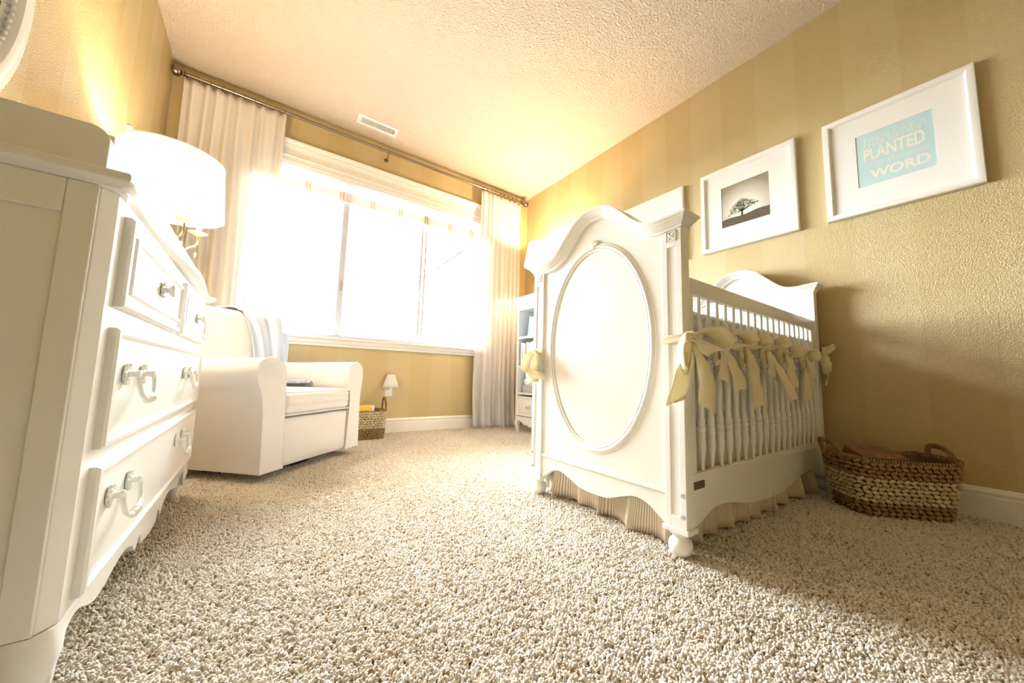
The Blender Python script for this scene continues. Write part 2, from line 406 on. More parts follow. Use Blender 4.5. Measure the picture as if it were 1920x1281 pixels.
# ------------------------------------------------------------------ crib
CX0, CX1, CY0, CY1 = 1.0935, 2.480, .602, 1.364
crib = thing('crib', 'white arched crib with turned spindles and an oval moulding on its end', 'crib', ((CX0+CX1)/2, (CY0+CY1)/2, 0))
CYM = .983
ARCH = [(0, 1.258), (.05, 1.252), (.10, 1.228), (.15, 1.185), (.20, 1.138), (.245, 1.109), (.29, 1.101), (.34, 1.103), (.41, 1.110)]
def arch(y): return cinterp(ARCH, abs(y-.968) if abs(y-.968) < .3 else abs(y-CYM)+.0)
APR = [(0, .103), (.07, .108), (.13, .130), (.19, .147), (.24, .138), (.28, .112), (.312, .092)]
FOOT = [(.008, 0), (.020, .002), (.022, .008), (.0195, .013), (.028, .020), (.0345, .033), (.036, .045), (.033, .057), (.024, .067), (.0215, .070), (.0225, .074), (.031, .080), (.034, .086), (.01, .087)]
def crib_end(xo, s):
    X = lambda d: xo+s*d          # d metres inward from the outer face
    def bx(m, d0, d1, y0, y1, z0, z1): a, b = sorted((X(d0), X(d1))); m.box(a, b, y0, y1, z0, z1)
    ys = [CY0+.068+i*(CY1-CY0-.136)/60 for i in range(61)]
    poly = [(y, cinterp(APR, abs(y-CYM))) for y in ys]+[(y, arch(y)-.03) for y in reversed(ys)]
    a, b = sorted((X(.010), X(.036)))
    pn = MB().prism(poly, 'x', a, b).build('end_panel', M['crib'], crib, bevel=.002)
    for yc in (CY0, CY1-.07):
        m = MB(); bx(m, .0045, .046, yc, yc+.07, .10, 1.075)
        # raised outer stiles leave a recessed channel down the middle of the post
        bx(m, 0, .006, yc, yc+.020, .10, 1.075); bx(m, 0, .006, yc+.050, yc+.07, .10, 1.075)
        bx(m, 0, .006, yc+.019, yc+.051, 1.0, 1.075); bx(m, 0, .006, yc+.019, yc+.051, .10, .135)
        bx(m, -.008, .052, yc-.008, yc+.078, .086, .1005)
        po = m.build('post', M['crib'], crib, bevel=.0015)
        r = MB(); cy, cz = yc+.035, 1.037
        for k in range(4):
            a = PI/4+k*PI/2
            r.ell((X(-.001), cy+.0085*math.cos(a), cz+.0085*math.sin(a)), (.0035, .0085, .0035), 10, 6, rot=Matrix.Rotation(a, 3, 'X'))
        r.ell((X(-.002), cy, cz), (.004, .004, .004))
        bx(r, -.003, .001, cy-.018, cy-.0155, cz-.018, cz+.018); bx(r, -.003, .001, cy+.0155, cy+.018, cz-.018, cz+.018)
        bx(r, -.003, .001, cy-.018, cy+.018, cz-.018, cz-.0155); bx(r, -.003, .001, cy-.018, cy+.018, cz+.0155, cz+.018)
        r.build('carved_rosette', M['crib'], po)
        sy = yc+.012 if yc < 1 else yc+.058
        for z in (.200, .137):
            MB().lathe([(.0065, 0), (.0065, .002), (.004, .003), (.0035, .001)], (X(-.0005), sy, z), 12, axis='x').xf(Matrix.Translation((-.002 if s > 0 else 0, 0, 0))).build('screw', M['screw'], po, label='round metal screw')
        MB().lathe(FOOT, (X(.024), yc+.035, 0), 28).build('bun_foot', M['crib'], crib)
    # crown moulding following the arch, mitred returns at both ends
    prof = [(.0, -.046), (.004, -.044), (.004, -.037), (.008, -.034), (.012, -.026), (.018, -.019), (.021, -.016), (.021, -.012), (.025, -.010), (.027, -.006), (.027, -.001), (.024, 0)]
    Y = [CY0+i*(CY1-CY0)/84 for i in range(85)]; R = []
    for i, y in enumerate(Y):
        z = arch(y); dz = (arch(min(y+.005, CY1))-arch(max(y-.005, CY0)))/.01; nl = math.sqrt(1+dz*dz)
        ring = []
        for p, o in prof: ring.append((p, o))
        pts = []
        for side in (0, 1):
            for p, o in (prof if side == 0 else prof[::-1]):
                d = -p if side == 0 else .046+p
                if i in (0, len(Y)-1):
                    yy = y+(-p if i == 0 else p); zz = z+o
                else: yy = y-dz/nl*o; zz = z+o/nl
                pts.append((X(d), yy, zz))
        R.append(pts)
    m = MB().rings(R, caps=False); n = len(prof)
    for base, flip in ((0, 0), ((len(Y)-1)*2*n, 1)):
        for i in range(n-1):
            q = (base+i, base+i+1, base+2*n-2-i, base+2*n-1-i); m.f.append(q); m.m.append(0)
    m.build('crown_moulding', M['crib'], crib, angle=28)
    if s > 0:
        # oval moulding and its carved shell
        def ov(k, n=96, g=0): a = 2*PI*k/n; return (0, .978+(.262+g)*math.sin(a), .686+(.412+g)*math.cos(a))
        m = MB()
        for g, r, d in ((0, .0085, .009), (-.012, .005, .009), (.0105, .0045, .010)):
            m.tube([(X(d), ov(k, 96, g)[1], ov(k, 96, g)[2]) for k in range(96)], r, 8, closed=True)
        m.build('oval_moulding', M['crib'], pn)
        m = MB()
        for k in range(5):
            a = (k-2)*.55
            m.ell((X(.004), .978+.013*math.sin(a), 1.103+.013*math.cos(a)), (.006, .0048, .014), 8, 6, rot=Matrix.Rotation(-a, 3, 'X'))
        m.ell((X(.002), .978, 1.098), (.007, .008, .007)); m.ell((X(.005), .956, 1.094), (.005, .012, .005)); m.ell((X(.005), 1.0, 1.094), (.005, .012, .005))
        m.build('carved_shell', M['crib'], pn)
    m = MB(); bx(m, .003, .0105, CY0+.071, CY1-.071, .192, .202); m.build('panel_rail', M['crib'], pn, bevel=.002)
crib_end(CX0, 1); crib_end(CX1, -1)
SX0, SX1 = CX0+.046, CX1-.046
SIDEA = [(0, .083), (.10, .086), (.2, .096), (.3, .112), (.38, .126), (.44, .131), (.50, .127), (.56, .108), (.60, .094), (.66, .091)]
SPIN = [(.0068, .255), (.0070, .275), (.0085, .292), (.0122, .315), (.0142, .338), (.0140, .352), (.0118, .364), (.0138, .369), (.0142, .376), (.0115, .3835), (.0138, .388), (.0142, .396), (.0112, .403),
        (.0136, .408), (.0130, .418), (.0098, .436), (.0086, .456), (.0090, .478), (.0112, .515), (.0126, .55), (.0120, .580), (.0115, .590), (.0132, .592), (.0132, .597), (.0120, .601)]
for k in range(5):
    z = .608+k*.019; SPIN += [(.0108, z-.006), (.0146, z), (.0146, z+.004), (.0108, z+.0105)]
SPIN += [(.0125, .705), (.0130, .722), (.0118, .745), (.0085, .768), (.0066, .785), (.0066, .850)]
seg0 = None
for yf, s in ((CY0+.010, 1), (CY1-.010, -1)):
    def Y2(a, b): return sorted((yf+s*a, yf+s*b))
    xs = [SX0+i*(SX1-SX0)/80 for i in range(81)]
    m = MB(); a, b = Y2(0, .026); m.rbox(SX0-.001, SX1+.001, a, b, .849, .905, .004, 2); m.build('top_rail', M['crib'], crib)
    m = MB(); a, b = Y2(-.001, .026); m.box(SX0, SX1, a, b, .232, .256); m.build('bottom_rail', M['crib'], crib, bevel=.002)
    m = MB(); a, b = Y2(.003, .022)
    m.prism([(x, cinterp(SIDEA, abs(x-1.787))) for x in xs]+[(SX1, .2325), (SX0, .2325)], 'y', a, b).build('scalloped_apron', M['crib'], crib, bevel=.002)
    for x0, x1 in ((SX0, SX0+.042), (SX1-.034, SX1)):
        a, b = Y2(.001, .025); MB().box(x0, x1, a, b, .2565, .8485).build('side_stile', M['crib'], crib, bevel=.0015)
    for k in range(18):
        x = 1.240+k*.0667
        if seg0 is None:
            seg0 = MB().lathe(SPIN, (0, 0, 0), 14).build('spindle', M['crib'], crib); seg0.location = Vector((x, yf+s*.013, 0))-crib.location
        else:
            o = seg0.copy(); COL.objects.link(o); o.parent = crib; o.location = Vector((x, yf+s*.013, 0))-crib.location
MB().rbox(1.130, 1.226, CY0+.009, CY0+.0135, .207, .231, .001, 1).build('name_plate', M['plate'], crib, label='small dark bronze plate')
mm = MB()
for k in range(4): mm.box(1.134, 1.222, CY0+.0084, CY0+.0092, .2110+k*.0050, .2122+k*.0050)
mm.build('plate_line', M['seagrass'], crib)
for z in (.575, .728):
    MB().lathe([(.008, -.002), (.008, .0), (.003, .002)], (SX1-.017, CY0+.0095, z), 12, axis='y').build('screw', M['screw'], crib, label='round metal screw')
MB().rbox(SX0+.002, SX1-.002, CY0+.04, CY1-.04, .405, .50, .02, 3).build('mattress', M['mattress'], crib)
MB().box(SX0, SX1, CY0+.042, CY1-.042, .385, .402).build('mattress_support', M['crib'], crib)
# quilted bumper
def bumper():
    m = MB(); x0, x1, y0, y1 = SX0+.012, SX1-.012, CY0+.052, CY1-.052
    per = [(x0, y0), (x1, y0), (x1, y1), (x0, y1)]; pts = []
    for (a, b), (c, d) in zip(per, per[1:]+per[:1]):
        n = int(math.hypot(c-a, d-b)/.012)
        for i in range(n): t = i/n; pts.append((a+(c-a)*t, b+(d-b)*t, (d-b, -(c-a))))
    R = []
    for i, (x, y, nrm) in enumerate(pts):
        l = math.hypot(*nrm); nx, ny = nrm[0]/l, nrm[1]/l; wv = .0035*math.sin(i*1.9)+.002*math.sin(i*.63); hz = .006*math.sin(i*.7)+.004*math.sin(i*2.3)
        q = [(-.006, .470+hz), (.000, .455+hz), (.012+wv, .47), (.016+wv, .55), (.014+wv*.5, .65), (.012+wv, .73), (.010+wv, .765+hz), (0, .782+hz), (-.010, .765), (-.012, .62), (-.010, .49)]
        R.append([(x+nx*p, y+ny*p, z) for p, z in q])
    m.rings(R, closed=True)
    m.build('bumper_pad', M['bumper'], crib, angle=80)
    m = MB()
    def fr(z0, z1, nme):
        g = []
        for i, (x, y, nrm) in enumerate(pts):
            l = math.hypot(*nrm); nx, ny = nrm[0]/l, nrm[1]/l; a = .008*math.sin(i*2.4)
            g.append([(x+nx*(.002+.3*a), y+ny*(.002+.3*a), z0), (x+nx*(.010+a), y+ny*(.010+a), (z0+z1)/2), (x+nx*(.013+1.2*a), y+ny*(.013+1.2*a), z1+.004*math.sin(i*1.1))])
        m.rings(g, closed=True, loop=False)
    fr(.46, .425, 'a'); fr(.775, .797, 'b')
    m.build('ruffle', M['bumper'], crib, solid=.0015, angle=80)
bumper()
def dust_skirt():
    sk = thing('crib_skirt', 'pinstriped beige gathered crib skirt hanging below the white crib', 'crib skirt', ((SX0+SX1)/2, CYM, .012))
    x0, x1, y0, y1 = SX0+.030, SX1-.03, CY0+.052, CY1-.052
    def panel(a, b, out, seed, name):
        L = math.hypot(b[0]-a[0], b[1]-a[1]); n = int(L/.006); m = MB(); uv = []; nv = 14; rr = random.Random(seed)
        # irregular box pleats
        br = [0]; 
        while br[-1] < L: br.append(br[-1]+rr.uniform(.09, .20))
        amp = [rr.uniform(.4, 1.) for _ in br]; lift = [rr.uniform(0, .016) for _ in br]
        vs = []
        for j in range(nv+1):
            v = j/nv; z = .398-(.398-.014)*v
            for i in range(n+1):
                s = L*i/n; k = max(q for q in range(len(br)) if br[q] <= s+1e-9); k = min(k, len(br)-2)
                t = (s-br[k])/(br[k+1]-br[k]); ph = t*2*PI
                w = amp[k]*(1-math.cos(ph))/2
                fold = w*(.006+.058*v**1.3)-.004+.008*v*math.sin(s*9+seed); skew = .030*v*math.sin(ph)*amp[k]
                zz = z+lift[k]*v*v*(.4+.6*math.sin(ph*.5+.5))
                px = a[0]+(b[0]-a[0])*(s+skew)/L+out[0]*fold; py = a[1]+(b[1]-a[1])*(s+skew)/L+out[1]*fold
                vs.append((px, py, max(zz, .010))); uv.append((s+.35*w*.05, v))
        m.v = vs
        for j in range(nv):
            for i in range(n): q = j*(n+1)+i; m.f.append((q, q+1, q+n+2, q+n+1)); m.m.append(0)
        m.build('skirt_panel', M['stripe'], sk, uvf=uv, solid=.0016, angle=80)
    panel((x0, y0), (x1, y0), (0, -1), 4, 'f'); panel((x0, y1), (x0, y0), (-1, 0), 9, 'e')
    panel((x1, y1), (x0, y1), (0, 1), 5, 'b'); panel((x1, y0), (x1, y1), (.3, 0), 6, 'w')
dust_skirt()

# ------------------------------------------------------------------ satin bows
def ribbon(m, keys, widths, per=7, cut=0, cross=4):
    P = catmull([k for k in keys], per); W = catmull([w for w in widths], per)
    n = len(P); R = []
    for i in range(n):
        c = P[i]; w = W[i]; tan = (P[min(i+1, n-1)]-P[max(i-1, 0)]).normalized(); nn = tan.cross(w); nn = nn.normalized() if nn.length > 1e-6 else Vector((0, 0, 1))
        row = []
        for j in range(cross+1):
            u = j/cross*2-1; p = c+w*u*.5+nn*(.006*(1-u*u))*min(1, w.length/.03)
            if cut and i == n-1: p += tan*(cut*(u*.5+.5))
            p += nn*(.0022*math.sin(i*.9+j*1.3)*min(1, w.length/.03)); row.append(tuple(p))
        R.append(row)
    m.rings(R, loop=False)
def bow(pos, ndir, label, sc=1, seed=0, band=None, mirror=1, tails=((.02, -.17), (-.05, -.14)), loops=None):
    rr = random.Random(seed); n = Vector((ndir[0], ndir[1], 0)).normalized(); r = Vector((-n.y, n.x, 0))*mirror; u = Vector((0, 0, 1))
    t = thing('satin_bow', label, 'bow', pos, group='satin bows tied around the crib'); O = Vector(pos)
    G = lambda a, b, c: O+r*(a*sc)+u*(b*sc)+n*(c*sc)
    Wv = lambda a, b, c: (r*a+u*b+n*c)*sc
    loops = loops or [(1, .095, .015, .0), (-1, .055, -.045, -.4)]
    for sgn, ln, up, dr in loops:
        m = MB(); s = sgn
        keys = [G(0, .003, .012), G(s*ln*.35, .020+up*.35, .016), G(s*ln*.72, .026+up*.8, .026), G(s*ln*.92, .000+up*1.1, .032), G(s*ln*.68, -.024+up*1.15, .032), G(s*ln*.32, -.012+up*.5, .022), G(0, -.003, .014)]
        ws = [Wv(0, .010, .004), Wv(s*.006, .012, .026), Wv(s*.012, .016, .040), Wv(s*.022, .010, .044), Wv(s*.016, .014, .040), Wv(s*.006, .012, .026), Wv(0, .010, .004)]
        ribbon(m, keys, ws)
        m.build('loop', M['satin'], t, solid=.0009, angle=80)
    for k, (dx, dz) in enumerate(tails):
        m = MB(); q = rr.uniform(-.01, .01)
        keys = [G(0, 0, .012), G(dx*.25, dz*.22, .022), G(dx*.6+q, dz*.6, .026), G(dx, dz, .016)]
        ws = [Wv(.012, .004, .002), Wv(.030, .0, -.008), Wv(.056, .004, -.014), Wv(.068, .006, -.018)]
        ribbon(m, keys, ws, cut=.032*sc*(1 if k else -1)); m.build('tail', M['satin'], t, solid=.0009, angle=80)
    m = MB(); m.ell(tuple(G(0, 0, .014)), (.013*sc, .013*sc, .012*sc), 12, 8)
    for k in range(3): m.tube([G(-.010, .010-k*.008, .012), G(-.003, .011-k*.009, .026), G(.006, .009-k*.009, .026), G(.010, .006-k*.008, .012)], .003*sc, 6)
    m.build('knot', M['satin'], t)
    if band:
        (x0, x1, y0, y1, z0, z1) = band; m = MB(); c = .004
        pts = [(x0, y0+c), (x0+c, y0), (x1-c, y0), (x1, y0+c), (x1, y1-c), (x1-c, y1), (x0+c, y1), (x0, y1-c)]
        m.rings([[(x, y, z0), (x, y, (z0+z1)/2+.0), (x, y, z1)] for x, y in pts], closed=True, loop=False); m.build('tie_band', M['satin'], t, solid=.001)
    return t
yb = CY0+.010
bow((1.100, CY0-.004, .690), (-.35, -1), 'large cream satin bow tied around the near corner post of the crib', 1.35, 1, band=(CX0-.003, CX0+.050, CY0-.003, CY0+.073, .675, .702), tails=((-.045, -.155), (.045, -.15)),
    loops=[(1, .085, -.01, 0), (-1, .045, -.05, 0)])
names = ['cream satin bow on the spindles, first after the near corner post', 'cream satin bow on the spindles, second of five after the near corner post', 'cream satin bow on the spindles, middle one of the five',
         'cream satin bow on the spindles, fourth of five after the near corner post', 'cream satin bow on the spindles, last before the far post']
TL = [((.080, -.165), (.02, -.12)), ((.055, -.225), (.035, -.12)), ((.125, -.205), (.03, -.10)), ((.050, -.155), (.03, -.09)), ((.010, -.215), (.04, -.10))]
LP = [[(1, .115, .0, 0), (-1, .035, -.045, 0)], [(1, .080, .008, 0), (-1, .035, -.050, 0)], [(1, .065, .02, 0), (-1, .035, -.045, 0)], [(1, .055, -.005, 0), (-1, .04, -.035, 0)], [(1, .045, -.008, 0), (-1, .035, -.04, 0)]]
for k, kk in enumerate((1, 4, 7, 10, 14)):
    x = 1.240+kk*.0667+.011
    bow((x, yb-.006, .700), (-.45, -1), names[k], 1.08, 10+k, tails=TL[k], loops=LP[k], band=(x-.026, x+.004, yb-.005, yb+.030, .688, .710))
bow((CX1-.012, CY0-.006, .704), (0, -1), 'cream satin bow tied around the far post beside the basket', 1.0, 30, band=(CX1-.048, CX1+.003, CY0-.003, CY0+.073, .690, .712), tails=((-.02, -.15), (.10, -.055)),
    loops=[(1, .04, .05, 0), (-1, .05, -.05, 0)])
bow((CX0-.004, CY1-.040, .672), (-1, .0), 'cream satin bow drooping on the rear corner post near the bookcase', 1.0, 31, band=(CX0-.003, CX0+.050, CY1-.073, CY1+.003, .655, .690), tails=((-.01, -.15), (.025, -.11)),
    loops=[(1, .05, -.06, 0), (-1, .055, -.06, 0)])

# ------------------------------------------------------------------ concentric-ring raised panel facing +X (s=1) or -X (s=-1)
def raised(m, xf, s, y0, y1, z0, z1, prof, mi=0):
    R = []
    for ins, d in prof:
        R.append([(xf+s*d, y0+ins, z0+ins), (xf+s*d, y1-ins, z0+ins), (xf+s*d, y1-ins, z1-ins), (xf+s*d, y0+ins, z1-ins)])
    m.rings(R, mi=mi); return m

# ------------------------------------------------------------------ dresser
DX = -.221; DY0, DY1 = .868, 2.055; ch = .024
dr = thing('dresser', 'cream painted four-drawer dresser with a scalloped base against the left wall', 'dresser', (-.44, 1.46, 0))
foot = [(A+.02, DY0-ch+.006), (DX-.012-ch*.2, DY0-ch+.006), (DX-.004, DY0-ch+.018), (DX, DY0+.003)]
def outline(g=0): 
    # plan of the dresser with cut front corners, grown by g
    return [(A+.02, DY0-.016-g), (DX-.016, DY0-.016-g), (DX+g, DY0+.006), (DX+g, DY1-.006), (DX-.016, DY1+.016+g), (A+.02, DY1+.016+g)]
MB().prism(outline(), 'z', .155, .845).build('carcase', M['dress'], dr, bevel=.0015)
# side frame (stiles and rails) leaving a sunk panel; both ends
for ys, sg, nm in ((DY0-.016, -1, 'near'), (DY1+.016, 1, 'far')):
    m = MB()
    a, b = sorted((ys-.0*sg, ys+sg*.006))
    m.box(DX-.052, DX-.017, a, b, .155, .845).box(A+.02, A+.075, a, b, .155, .845)
    m.box(A+.075, DX-.052, a, b, .79, .845).box(A+.075, DX-.052, a, b, .155, .22)
    m.build('side_frame', M['dress'], dr, bevel=.002)
# top with ogee edge and a serpentine front
def topfront(y):
    return interp([(DY0-.045, -.200), (DY0+.0, -.196), (DY0+.06, -.212), (1.12, -.214), (1.30, -.205), (1.42, -.192), (1.55, -.186), (1.70, -.190), (1.80, -.196), (1.96, -.206), (2.06, -.205), (DY1+.045, -.188)], y)
m = MB(); ed = [(.014, .845), (.010, .850), (.004, .853), (.0, .858), (.0, .866), (.004, .871), (.012, .873)]
R = []
ys = [DY0-.040+i*(DY1-DY0+.085)/60 for i in range(61)]
for ins, z in ed:
    ring = [(A+.004, ys[0]+ins, z)]+[(topfront(y)-ins, max(ys[0]+ins, min(ys[-1]-ins, y)), z) for y in ys]+[(A+.004, ys[-1]-ins, z)]
    R.append(ring)
m.rings(R).build('dresser_top', M['dress'], dr, angle=50)
# scalloped apron
AP = [(0, .073), (.05, .078), (.085, .083), (.095, .105), (.10, .108), (.118, .106), (.135, .085), (.142, .085), (.165, .104), (.195, .116), (.24, .124), (.30, .119), (.36, .107), (.41, .103), (.45, .112), (.49, .128), (.52, .131), (.545, .120), (.56, .095), (.575, .06)]
yc = (DY0+DY1)/2
ys = [DY0+.012+i*(DY1-DY0-.024)/120 for i in range(121)]
MB().prism([(y, cinterp(AP, abs(y-yc))) for y in ys]+[(DY1-.012, .1545), (DY0+.012, .1545)], 'x', DX-.022, DX-.0005).build('scalloped_apron', M['dress'], dr, bevel=.0015)
SA = [(0, .11), (.08, .105), (.14, .125), (.17, .12), (.19, .09)]
for ys_, sg in ((DY0-.016, 1), (DY1+.016, -1)):
    a, b = sorted((ys_, ys_+sg*.02)); xs = [A+.03+i*(DX-.03-A-.03)/40 for i in range(41)]; xc = (A+DX)/2
    MB().prism([(x, cinterp(SA, abs(x-xc))) for x in xs]+[(xs[-1], .1545), (xs[0], .1545)], 'y', a, b).build('side_apron', M['dress'], dr, bevel=.0015)
for (lx, sx) in ((DX, 1), (A+.02, -1)):
    for (ly, sy) in ((DY0-.016, -1), (DY1+.016, 1)):
        R = []
        for z, o, wd in ((.1545, 0, .058), (.135, .004, .056), (.11, .006, .048), (.085, .000, .040), (.055, -.012, .034), (.03, -.016, .033), (.012, -.010, .038), (0, -.007, .040)):
            x1 = lx+sx*(o if sx > 0 else 0)-.0; y1 = ly+sy*(o+.006); c = .015
            xa, xb = (x1-wd, x1) if sx > 0 else (x1, x1+wd); ya, yb_ = (y1, y1+wd) if sy < 0 else (y1-wd, y1)
            ring = [(xa, ya), (xb, ya), (xb, yb_), (xa, yb_)]
            cut = []
            for i, (px, py) in enumerate(ring):
                pa, pb = ring[i-1], ring[(i+1) % 4]; da = Vector((pa[0]-px, pa[1]-py)).normalized(); db = Vector((pb[0]-px, pb[1]-py)).normalized()
                cc = c if ((px == (xb if sx > 0 else xa)) and (py == (ya if sy < 0 else yb_))) else .003
                cut += [(px+da.x*cc, py+da.y*cc, z), (px+db.x*cc, py+db.y*cc, z)]
            R.append(cut)
        MB().rings(R).build('leg', M['dress'], dr, angle=50)
# drawers
def pull(par, yc_, z, x):
    h = MB()
    for y in (yc_-.059, yc_+.059):
        h.lathe([(.002, .0), (.016, .001), (.017, .004), (.011, .006), (.006, .008), (.006, .016), (.008, .018), (.008, .023), (.002, .025)], (x, y, z), 16, axis='x')
        for k in range(10): a = 2*PI*k/10; h.ell((x+.005, y+.0148*math.cos(a), z+.0185*math.sin(a)), (.004, .0042, .0042), 6, 5)
    pts = catmull([(x+.021, yc_-.059, z), (x+.023, yc_-.060, z-.018), (x+.026, yc_-.050, z-.038), (x+.028, yc_-.022, z-.049), (x+.029, yc_, z-.051), (x+.028, yc_+.022, z-.049), (x+.026, yc_+.050, z-.038), (x+.023, yc_+.060, z-.018), (x+.021, yc_+.059, z)], 5)
    h.tube(pts, [.0042+.0025*math.exp(-((p.y-yc_)/.022)**2) for p in pts], 8)
    for k in range(5): h.ell((x+.029, yc_+(k-2)*.008, z-.051), (.008, .0028, .008), 8, 6)
    return h.build('bail_pull', M['dress'], par)
def knob(par, y, z, x):
    h = MB(); h.lathe([(.003, 0), (.015, .001), (.016, .004), (.008, .006), (.006, .010), (.007, .013), (.013, .016), (.016, .021), (.014, .025), (.006, .028), (.001, .0285)], (x, y, z), 18, axis='x')
    for k in range(8): a = 2*PI*k/8; h.ell((x+.004, y+.016*math.cos(a), z+.016*math.sin(a)), (.004, .0045, .0045), 6, 5)
    return h.build('knob', M['dress'], par)
P1 = [(0, 0), (0, .010), (.004, .014), (.010, .015), (.014, .013), (.018, .010), (.024, .009)]
for (y0, y1) in ((.912, 1.452), (1.503, 2.030)):
    d = raised(MB(), DX, 1, y0, y1, .655, .820, P1+[(.026, .009), (.030, .016), (.036, .017), (.041, .013), (.046, .012)]).build('drawer', M['dress'], dr, angle=25)
    knob(d, (y0+y1)/2, .737, DX+.012)
for (z0, z1, zp) in ((.408, .618, .535), (.170, .378, .309)):
    d = raised(MB(), DX, 1, .912, 2.030, z0, z1, P1+[(.03, .009)]).build('drawer', M['dress'], dr, angle=25)
    for yy in (1.050, 1.700): pull(d, yy, zp, DX+.009)
# changing tray on the dresser
ct = thing('changing_tray', 'cream wooden changing tray resting on top of the dresser', 'changing tray', (-.46, 1.45, .874))
TY0, TY1, TX = .905, 2.015, -.250
def sidepoly(x0, x1, z0, z1, r):
    return [(x0, z0), (x1, z0)]+[(x1-r+r*math.cos(a), z1-r+r*math.sin(a)) for a in [i*PI/16 for i in range(9)]]+[(x0, z1)]
for y in (TY0, TY1-.02):
    MB().prism(sidepoly(A+.012, TX, .8745, .972, .026), 'y', y, y+.02).build('side_board', M['dress'], ct, bevel=.0015)
MB().prism(sidepoly(TX-.02, TX-.0005, .8745, .970, .004), 'y', TY0+.0205, TY1-.0205).build('front_rail', M['dress'], ct, bevel=.0015)
MB().box(A+.012, A+.030, TY0+.0205, TY1-.0205, .8745, .970).build('back_rail', M['dress'], ct, bevel=.0015)
MB().rbox(A+.035, TX-.025, TY0+.025, TY1-.025, .8745, .935, .02, 3).build('changing_pad', M['linen'], ct, label='white changing pad')

# ------------------------------------------------------------------ oval mirror on the left wall
mr = thing('wall_mirror', 'oval mirror in a beaded cream frame hanging above the dresser', 'mirror', (A, 1.27, 1.60))
mc = (1.268, 1.605)
def moval(k, n, a, b, x): t = 2*PI*k/n; return (x, mc[0]+a*math.sin(t), mc[1]+b*math.cos(t))
a0, b0 = .412, .50; R = []
for g, x in ((0, 0), (0, .012), (-.006, .020), (-.020, .026), (-.030, .024), (-.036, .028), (-.056, .034), (-.072, .030), (-.080, .020), (-.082, .0)):
    R.append([moval(k, 72, a0+g, b0+g, A+.001+x) for k in range(72)])
m = MB().rings(R, caps=False); m.build('mirror_frame', M['dress'], mr)
m = MB()
for k in range(150): p = moval(k, 150, a0+.001, b0+.001, A+.012); m.ell(p, (.006, .0065, .0065), 6, 5)
m.build('bead_trim', M['dress'], mr); m = MB()
for k in range(110): p = moval(k, 110, a0-.083, b0-.083, A+.016); m.ell(p, (.005, .006, .006), 6, 5)
m.build('bead_trim', M['dress'], mr)
MB().rings([[moval(k, 72, g, g+.088, A+x) for k in range(72)] for g, x in ((a0-.081, .004), (a0-.081, .010), (.01, .010))]).build('mirror_pane', M['mirror'], mr)

# ------------------------------------------------------------------ small white frame behind the drum lamp
sf = thing('picture_frame', 'small white frame on the left wall half hidden by the drum lamp', 'picture', (A, 2.76, 1.62))
raised(MB(), A, 1, 2.615, 2.90, 1.50, 1.815, [(0, .001), (0, .020), (.004, .024), (.020, .024), (.024, .018), (.024, .012)]).build('frame', M['frame'], sf, angle=25)
MB().box(A+.0185, A+.0195, 2.64, 2.875, 1.525, 1.79).build('mat_board', M['mat_board'], sf)

# ------------------------------------------------------------------ framed pictures on the right wall
def picture(name_label, y0, y1, z0, z1, op):
    t = thing('picture_frame', name_label, 'picture', (B, (y0+y1)/2, z0), group='white framed pictures on the right wall')
    R = [(0, .001), (0, .022), (.003, .028), (.010, .030), (.026, .028), (.030, .024), (.033, .016), (.034, .012)]
    n = []
    for ins, d in R: n.append([(B-d, y0+ins, z0+ins), (B-d, y1-ins, z0+ins), (B-d, y1-ins, z1-ins), (B-d, y0+ins, z1-ins)])
    MB().rings(n, caps=False).build('frame', M['frame'], t, angle=25)
    a, b, c, d = op; m = MB()
    m.box(B-.0135, B-.0110, y0+.033, y1-.033, z0+.033, c).box(B-.0135, B-.0110, y0+.033, y1-.033, d, z1-.033)
    m.box(B-.0135, B-.0110, y0+.033, a, c, d).box(B-.0135, B-.0110, b, y1-.033, c, d)
    m.build('mat_board', M['mat_board'], t)
    MB().box(B-.0108, B-.001, y0+.02, y1-.02, z0+.02, z1-.02).build('backing_board', M['mat_board'], t)
    return t
def text(t, s, y_left, y_right, z_bot, z_top, x, mt, shear=0, bold=0):
    cu = bpy.data.curves.new('lettering', 'FONT'); cu.body = s; cu.shear = shear; cu.offset = bold; cu.extrude = .002
    tmp = bpy.data.objects.new('tmp', cu); COL.objects.link(tmp); bpy.context.view_layer.update()
    me = bpy.data.meshes.new_from_object(tmp.evaluated_get(bpy.context.evaluated_depsgraph_get())); bpy.data.objects.remove(tmp)
    xs = [v.co.x for v in me.vertices]; ys = [v.co.y for v in me.vertices]
    ax, bx_, ay, by = min(xs), max(xs), min(ys), max(ys)
    for v in me.vertices:
        u, w_, e = (v.co.x-ax)/(bx_-ax), (v.co.y-ay)/(by-ay), v.co.z
        v.co = (x-(.0004 if e > 0 else 0), y_left+(y_right-y_left)*u, z_bot+(z_top-z_bot)*w_)
    me.materials.clear(); me.materials.append(mt)
    o = bpy.data.objects.new('lettering', me); COL.objects.link(o); o.parent = t; o.location = -t.location
    o['label'] = 'ivory lettering on the aqua print'
    return o
FZ0, FZ1 = 1.462, 2.033
a, b, c, d = .139, .411, 1.603, 1.890
t1 = picture('white framed aqua print with ivory lettering, rightmost on the wall', .008, .543, FZ0-.005, FZ1-.005, (a, b, c, d))
MB().box(B-.0112, B-.0109, a-.004, b+.004, c-.004, d+.004).build('aqua_print', M['aqua'], t1, label='aqua print with lettering')
U = lambda u: b-(b-a)*u
Vv = lambda v: d-(d-c)*v
